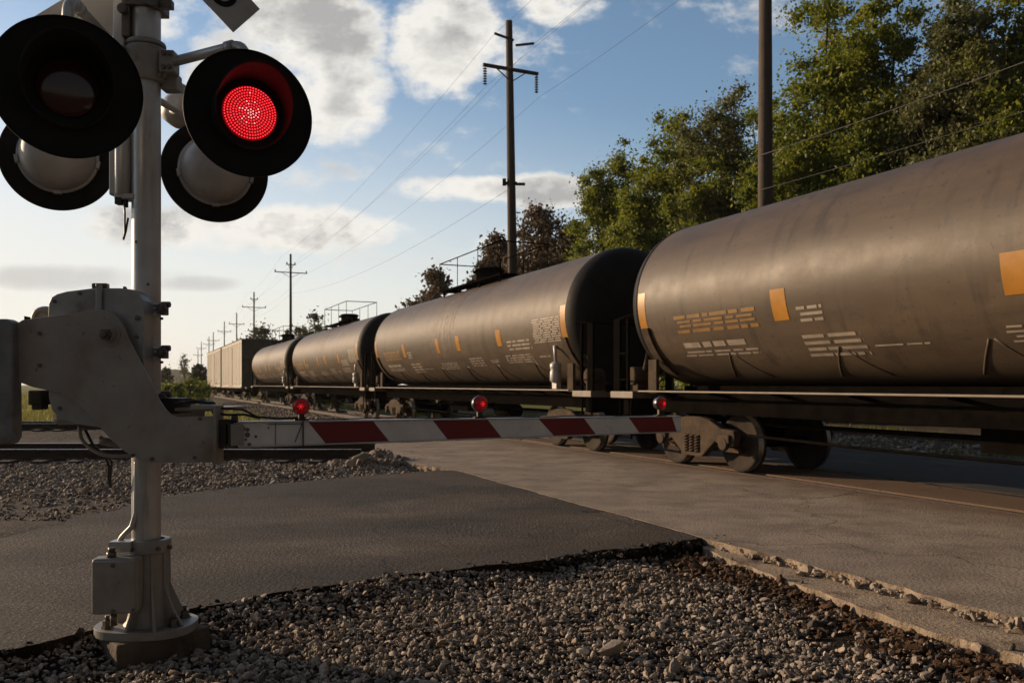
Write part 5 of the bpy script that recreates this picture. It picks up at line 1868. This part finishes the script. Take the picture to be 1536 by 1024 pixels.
make_tree(1390, 140, 50, 200, 'low dense green tree under the tall trees at right', M['leaf'], group=GT, n_cl=90, bottom=.03, seed=10)
make_tree(1500, 120, 47, 190, 'low dense green tree just above the nearest tank at the right edge', M['leaf'], group=GT, n_cl=90, bottom=.03, seed=12)
make_tree(965, 265, 50, 110, 'low green tree above the black tank head', M['leaf'], group=GT, n_cl=60, bottom=.05, seed=13)
make_tree(1060, 225, 45, 130, 'low bright green bushy tree above the left end of the nearest tank', M['leaf'], group=GT, n_cl=70, bottom=.05, seed=14)
make_tree(1180, 215, 40, 150, 'low dense green bushy tree at the foot of the thick pole', M['leaf'], group=GT, n_cl=80, bottom=.05, seed=15)
BT = 'brown trees behind the second tank car'
make_tree(742, 350, 78, 84, 'small brown tree left of the tall pole', M['leafb'], group=BT, n_cl=110, per=200, leaf=.36, seed=20, clr=.15, shape='round', bottom=.3)
make_tree(812, 310, 74, 125, 'tall brown tree right of the tall pole', M['leafb'], group=BT, n_cl=130, per=170, leaf=.36, seed=21, clr=.13, shape='round', bottom=.3)
make_tree(860, 335, 72, 98, 'brown tree next to the green tree row', M['leafb'], group=BT, n_cl=110, per=200, leaf=.36, seed=22, clr=.14, shape='round', bottom=.3)
make_tree(650, 406, 88, 88, 'lone brown tree with open branches above the second tank car', M['leafb'], group=BT, n_cl=90, per=230, leaf=.40, seed=23, shape='round', bottom=.3, clr=.14)
make_tree(392, 488, 140, 82, 'dark bushy tree behind the boxcar, left of the slender pole', M['leafd'], n_cl=90, per=90, leaf=.5, shape='round', seed=24, bottom=.05, clr=.16)
make_tree(475, 470, 125, 78, 'dark bushy tree behind the third tank car, right of the slender pole', M['leafd'], n_cl=90, per=95, leaf=.45, shape='round', seed=25, bottom=.05, clr=.16)
make_tree(440, 484, 135, 50, 'small dark bushy tree under the slender pole', M['leafd'], n_cl=40, per=60, leaf=.45, shape='round', seed=26, bottom=.05, clr=.18)
make_tree(298, 546, 118, 30, 'green shrub at the left end of the train', M['leafd'], name='shrub', cat='shrub', n_cl=40, per=60, leaf=.35, shape='round', seed=27, bottom=.02, clr=.2)
make_tree(277, 531, 300, 15, 'small pale tree on top of the far hill', M['leaf2'], n_cl=30, per=30, leaf=.5, shape='round', seed=28, bottom=.4, clr=.2)
make_tree(250, 548, 190, 18, 'dark tree just right of the mast near the horizon', M['leafd'], n_cl=40, per=60, leaf=.5, shape='round', seed=29, bottom=.05, clr=.2)
SH = 'bright green weeds left of the train'
for k, (px, ty, z, w) in enumerate(((285, 566, 62, 42), (265, 572, 56, 40), (305, 570, 70, 30), (247, 576, 52, 30))):
    make_tree(px, ty, z, w, ['tall bright green weed clump nearest the train end', 'bright green weed clump right of the mast', 'weed clump touching the train end at the field edge', 'low green weed clump half hidden by the mast'][k],
              M['weed'], name='weed_clump', cat='weeds', group=SH, n_cl=40, per=50, leaf=.16, shape='round', seed=40 + k, bottom=.02, clr=.22, limbs=8)


def grass(name, xs, ys, zs, hgt, mat, label):
    n = len(xs)
    a = RNG.uniform(0, 2 * PI, n); w = hgt * .07
    h = hgt * RNG.uniform(.5, 1.3, n); lean = RNG.normal(0, .25, (n, 2)) * h[:, None]
    V = np.zeros((n, 3, 3))
    V[:, 0] = np.stack([xs - w * np.cos(a), ys - w * np.sin(a), zs], 1)
    V[:, 1] = np.stack([xs + w * np.cos(a), ys + w * np.sin(a), zs], 1)
    V[:, 2] = np.stack([xs + lean[:, 0], ys + lean[:, 1], zs + h], 1)
    o = np_mesh(name, V.reshape(-1, 3), np.arange(n * 3).reshape(-1, 3), mat)
    return tag(o, label, 'grass', kind='stuff')


n = 26000
z = 38 + RNG.random(n) ** 1.5 * 70; x = -z * RNG.uniform(.30, .72, n)
lat = x * NV.x + z * NV.y
ok = lat < 6
x, z = x[ok], z[ok]
grass('field_grass', x, z, np.full(len(x), -.36), np.interp(z, [38, 110], [.3, .8]), M['blade'], 'yellow green field grass left of the train')
n = 9000
cx = RNG.uniform(-8, 45, 240); cl_ = RNG.uniform(16.3, 25, 240)
k = RNG.integers(0, 240, n)
s = cx[k] + RNG.normal(0, .35, n); lat = cl_[k] + RNG.normal(0, .25, n)
grass('track_weeds', DV.x * s + NV.x * lat, DV.y * s + NV.y * lat, np.full(n, -.18), .17, M['weed'], 'low green weeds on the gravel yard behind the train')
n = 5000
s = RNG.uniform(22, 70, n); lat = RNG.uniform(13.2, 15.5, n)
ok = np.sin(s * 1.1) + np.sin(s * .37 + lat * 2) > .2
s, lat = s[ok], lat[ok]
grass('track_weeds', DV.x * s + NV.x * lat, DV.y * s + NV.y * lat, np.full(len(s), -.36), .3, M['weed'], 'green weeds seen under the tank cars')


# ---- far hill
def hill():
    m = pmat('hill_scrub', (.13, .10, .072), (.085, .072, .048), .05, coords='World', rough=.95, c3=(.05, .058, .03), s3=.03, lo3=.5, hi3=.6, bump=.3, bscale=.5, spec=.1)
    mb = MB()
    nx, ny = 60, 14
    vs = []
    for j in range(ny):
        for i in range(nx):
            px = 120 + (345 - 120) * i / (nx - 1)
            z = 330 + 26 * j
            prof = np.interp(px, [120, 180, 235, 268, 290, 312, 345], [0, 4, 10.5, 10.0, 8.5, 6, 0])
            t = j / (ny - 1)
            h = prof * math.sin(PI * min(1, t * .95 + .02)) * (1 + .12 * nse(i * .3, j * .5))
            vs.append(((px - 768) / FPX * z, z, -.5 + h))
    fs = [(j * nx + i, j * nx + i + 1, (j + 1) * nx + i + 1, (j + 1) * nx + i) for j in range(ny - 1) for i in range(nx - 1)]
    mb.add(vs, fs, 0, True)
    tag(mb.build('hill', m), kind='structure')


hill()

HAZE = .00016


def haze():
    m = bpy.data.materials.new('haze_air'); m.use_nodes = True
    n = m.node_tree
    n.nodes.remove(n.nodes['Principled BSDF'])
    v = n.nodes.new('ShaderNodeVolumePrincipled')
    v.inputs['Color'].default_value = (.95, .93, .90, 1)
    v.inputs['Density'].default_value = HAZE
    v.inputs['Anisotropy'].default_value = .3
    n.links.new(v.outputs[0], n.nodes['Material Output'].inputs['Volume'])
    o = MB().box((0, 60, 22), (3600, 3600, 47.6)).build('haze', m)
    tag(o, kind='stuff'); o['label'] = 'thin pale evening haze over the tracks and the field'; o['category'] = 'haze'


if HAZE:
    haze()

# ================================================================== LIGHT, SKY, CAMERA
SUN_AZ = -66.0       # degrees from straight ahead, to the left
SUN_EL = 14.5
sd = Vector((math.sin(rad(SUN_AZ)) * math.cos(rad(SUN_EL)), math.cos(rad(SUN_AZ)) * math.cos(rad(SUN_EL)), math.sin(rad(SUN_EL))))
sl = bpy.data.lights.new('sun', 'SUN'); sl.energy = 5.0; sl.angle = rad(.5); sl.color = (1.0, .72, .46)
so = bpy.data.objects.new('sun', sl); COL.objects.link(so)
so.rotation_euler = (-sd).to_track_quat('-Z', 'Y').to_euler()
so.location = (-20, 10, 20)

w = bpy.data.worlds.new('World'); SC.world = w; w.use_nodes = True
nt = w.node_tree; N = nt.nodes; L = nt.links
for n_ in list(N): N.remove(n_)
outw = N.new('ShaderNodeOutputWorld'); bg = N.new('ShaderNodeBackground'); L.new(bg.outputs[0], outw.inputs[0])
SKS = .10
bg.inputs['Strength'].default_value = SKS
sky = N.new('ShaderNodeTexSky'); sky.sky_type = 'NISHITA'; sky.sun_disc = False
sky.sun_elevation = rad(SUN_EL); sky.sun_rotation = rad(SUN_AZ); sky.air_density = 1.0; sky.dust_density = .6; sky.ozone_density = 1.6
tcw = N.new('ShaderNodeTexCoord')
sep = N.new('ShaderNodeSeparateXYZ'); L.new(tcw.outputs['Generated'], sep.inputs[0])


def mth(op, a, b=None, c=None, clamp=False):
    n = N.new('ShaderNodeMath'); n.operation = op; n.use_clamp = clamp
    for i, v in enumerate((a, b, c)):
        if v is None: continue
        if isinstance(v, (int, float)): n.inputs[i].default_value = v
        else: L.new(v, n.inputs[i])
    return n.outputs[0]


def mrange(v, a, b, c=0.0, d=1.0, smooth=True):
    n = N.new('ShaderNodeMapRange'); n.interpolation_type = 'SMOOTHSTEP' if smooth else 'LINEAR'
    n.inputs['From Min'].default_value = a; n.inputs['From Max'].default_value = b; n.inputs['To Min'].default_value = c; n.inputs['To Max'].default_value = d
    L.new(v, n.inputs['Value']); return n.outputs[0]


def cmix(f, a, b, mode='MIX'):
    n = N.new('ShaderNodeMix'); n.data_type = 'RGBA'; n.blend_type = mode
    if isinstance(f, float): n.inputs[0].default_value = f
    else: L.new(f, n.inputs[0])
    for s_, v in ((n.inputs[6], a), (n.inputs[7], b)):
        if isinstance(v, tuple): s_.default_value = (*v, 1)
        else: L.new(v, s_)
    return n.outputs[2]


yy = mth('MAXIMUM', mth('ABSOLUTE', sep.outputs['Y']), .12)
ca = mth('DIVIDE', sep.outputs['X'], yy)
ce = mth('DIVIDE', sep.outputs['Z'], yy)
front = mrange(sep.outputs['Y'], 0, .15)
cv = N.new('ShaderNodeCombineXYZ'); L.new(ca, cv.inputs[0]); L.new(mth('MULTIPLY', ce, 1.5), cv.inputs[1])


def wn(scale, det, rough=.6, off=(0, 0, 0)):
    n = N.new('ShaderNodeTexNoise'); n.inputs['Scale'].default_value = scale; n.inputs['Detail'].default_value = det; n.inputs['Roughness'].default_value = rough
    ad = N.new('ShaderNodeVectorMath'); ad.operation = 'ADD'; ad.inputs[1].default_value = off
    L.new(cv.outputs[0], ad.inputs[0]); L.new(ad.outputs[0], n.inputs['Vector'])
    return n.outputs['Fac']


def blobs(lst):
    acc = None
    for (px, py, rx, ry, wt) in lst:
        a0 = (px - 768) / FPX; e0 = (576 - py) / FPX
        da = mth('MULTIPLY', mth('SUBTRACT', ca, a0), FPX / rx)
        de = mth('MULTIPLY', mth('SUBTRACT', ce, e0), FPX / ry)
        d = mth('SUBTRACT', 1.0, mth('ADD', mth('MULTIPLY', da, da), mth('MULTIPLY', de, de)))
        d = mth('MULTIPLY', mth('MAXIMUM', d, -1.0), wt)
        acc = d if acc is None else mth('MAXIMUM', acc, d)
    return acc


cum = blobs([(465, 45, 135, 100, 1.0), (500, 130, 95, 78, .9), (430, 150, 75, 60, .8), (655, 60, 82, 92, 1.0), (690, 10, 70, 70, .8), (720, 60, 95, 45, .5), (830, 8, 75, 32, .7),
             (340, 110, 60, 80, .8), (700, 285, 115, 20, .8), (820, 288, 80, 26, .9), (640, 280, 50, 16, .6), (420, 15, 90, 60, .8), (345, 342, 240, 38, 1.1), (560, -60, 180, 60, .8), (210, 20, 80, 40, .5)])
n1 = wn(6.0, 10, .6, (3.1, 1.7, 0))
n2 = wn(20, 8, .64, (9, 4, 0))
dens = mth('ADD', mth('ADD', cum, .22), mth('MULTIPLY', mth('SUBTRACT', n1, .5), 3.5))
dens = mth('ADD', dens, mth('MULTIPLY', mth('SUBTRACT', n2, .5), 1.5))
genb = mth('MULTIPLY', mth('SUBTRACT', wn(2.2, 8, .6), .80), 5.0)      # broken cloud over the rest of the sky
dens = mth('ADD', mth('MULTIPLY', dens, front), mth('MULTIPLY', genb, mth('SUBTRACT', 1.0, front)))
cover = mrange(dens, -.08, .75)
nsh = wn(6.0, 10, .6, (3.1 + .05, 1.7 - .05, 0))
core = mth('ADD', mth('MULTIPLY', mrange(dens, .35, 1.5, 0, 1), mrange(wn(2.6, 6, .55, (4, 7, 3)), .36, .62, .35, 1.0)), mth('MULTIPLY', mth('SUBTRACT', n1, nsh), 3.0), clamp=True)
# thin bright veil low towards the sun, with grey bars
veil = mth('SUBTRACT', 1.0, mrange(mth('ADD', ce, mth('MULTIPLY', ca, .22)), -.04, .38))
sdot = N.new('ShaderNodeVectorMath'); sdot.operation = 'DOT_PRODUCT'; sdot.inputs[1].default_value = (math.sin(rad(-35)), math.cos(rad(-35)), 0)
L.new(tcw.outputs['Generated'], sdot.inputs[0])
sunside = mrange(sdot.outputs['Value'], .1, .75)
veiln = mth('MULTIPLY', mth('MULTIPLY', veil, sunside), mrange(wn(3.2, 8, .6, (1, 8, 2)), .2, .75, .85, 1.0))
bars = blobs([(90, 418, 210, 24, 1.0), (270, 425, 90, 14, .8), (420, 362, 120, 14, .6), (300, 340, 80, 16, .5)])
bard = mrange(mth('ADD', bars, mth('MULTIPLY', mth('SUBTRACT', wn(7, 9, .62, (5, 2, 1)), .5), 2.2)), .0, 1.0)
K = 1 / SKS
base = sky.outputs[0]
hsv = N.new('ShaderNodeHueSaturation'); hsv.inputs['Saturation'].default_value = 1.04; hsv.inputs['Value'].default_value = 1.5
L.new(base, hsv.inputs['Color'])
backm = mth('MULTIPLY', mth('SUBTRACT', 1.0, mrange(sdot.outputs['Value'], -.15, .5)), .92)  # unseen sky behind the camera, darkened and greyed to cut ambient fill light
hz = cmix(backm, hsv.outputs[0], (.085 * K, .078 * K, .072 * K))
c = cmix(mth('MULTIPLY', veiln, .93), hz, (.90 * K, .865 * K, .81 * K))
c = cmix(mth('MULTIPLY', bard, .6), c, (.52 * K, .51 * K, .50 * K))
cloudcol = cmix(core, (.93 * K, .90 * K, .84 * K), (.45 * K, .445 * K, .435 * K))
c = cmix(mth('MULTIPLY', cover, .97), c, cloudcol)
# below the horizon: dull ground tone
below = mrange(sep.outputs['Z'], -.02, .0)
c = cmix(below, (.06 * K, .05 * K, .04 * K), c)
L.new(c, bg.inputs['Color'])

cam = bpy.data.cameras.new('camera'); co = bpy.data.objects.new('camera', cam); COL.objects.link(co)
co.location = (0, 0, EYE); co.rotation_euler = (PI / 2, 0, 0)
cam.sensor_width = 36; cam.lens = FPX / 1536 * 36
cam.shift_y = 64 / 1536
cam.clip_start = .05; cam.clip_end = 8000
cam.dof.use_dof = True; cam.dof.focus_distance = 5.2; cam.dof.aperture_fstop = 5.0
SC.camera = co

SC.view_settings.view_transform = 'Standard'
SC.view_settings.look = 'None'
SC.view_settings.exposure = 0
SC.view_settings.gamma = 1
SC.cycles.use_denoising = True
SC.cycles.max_bounces = 6
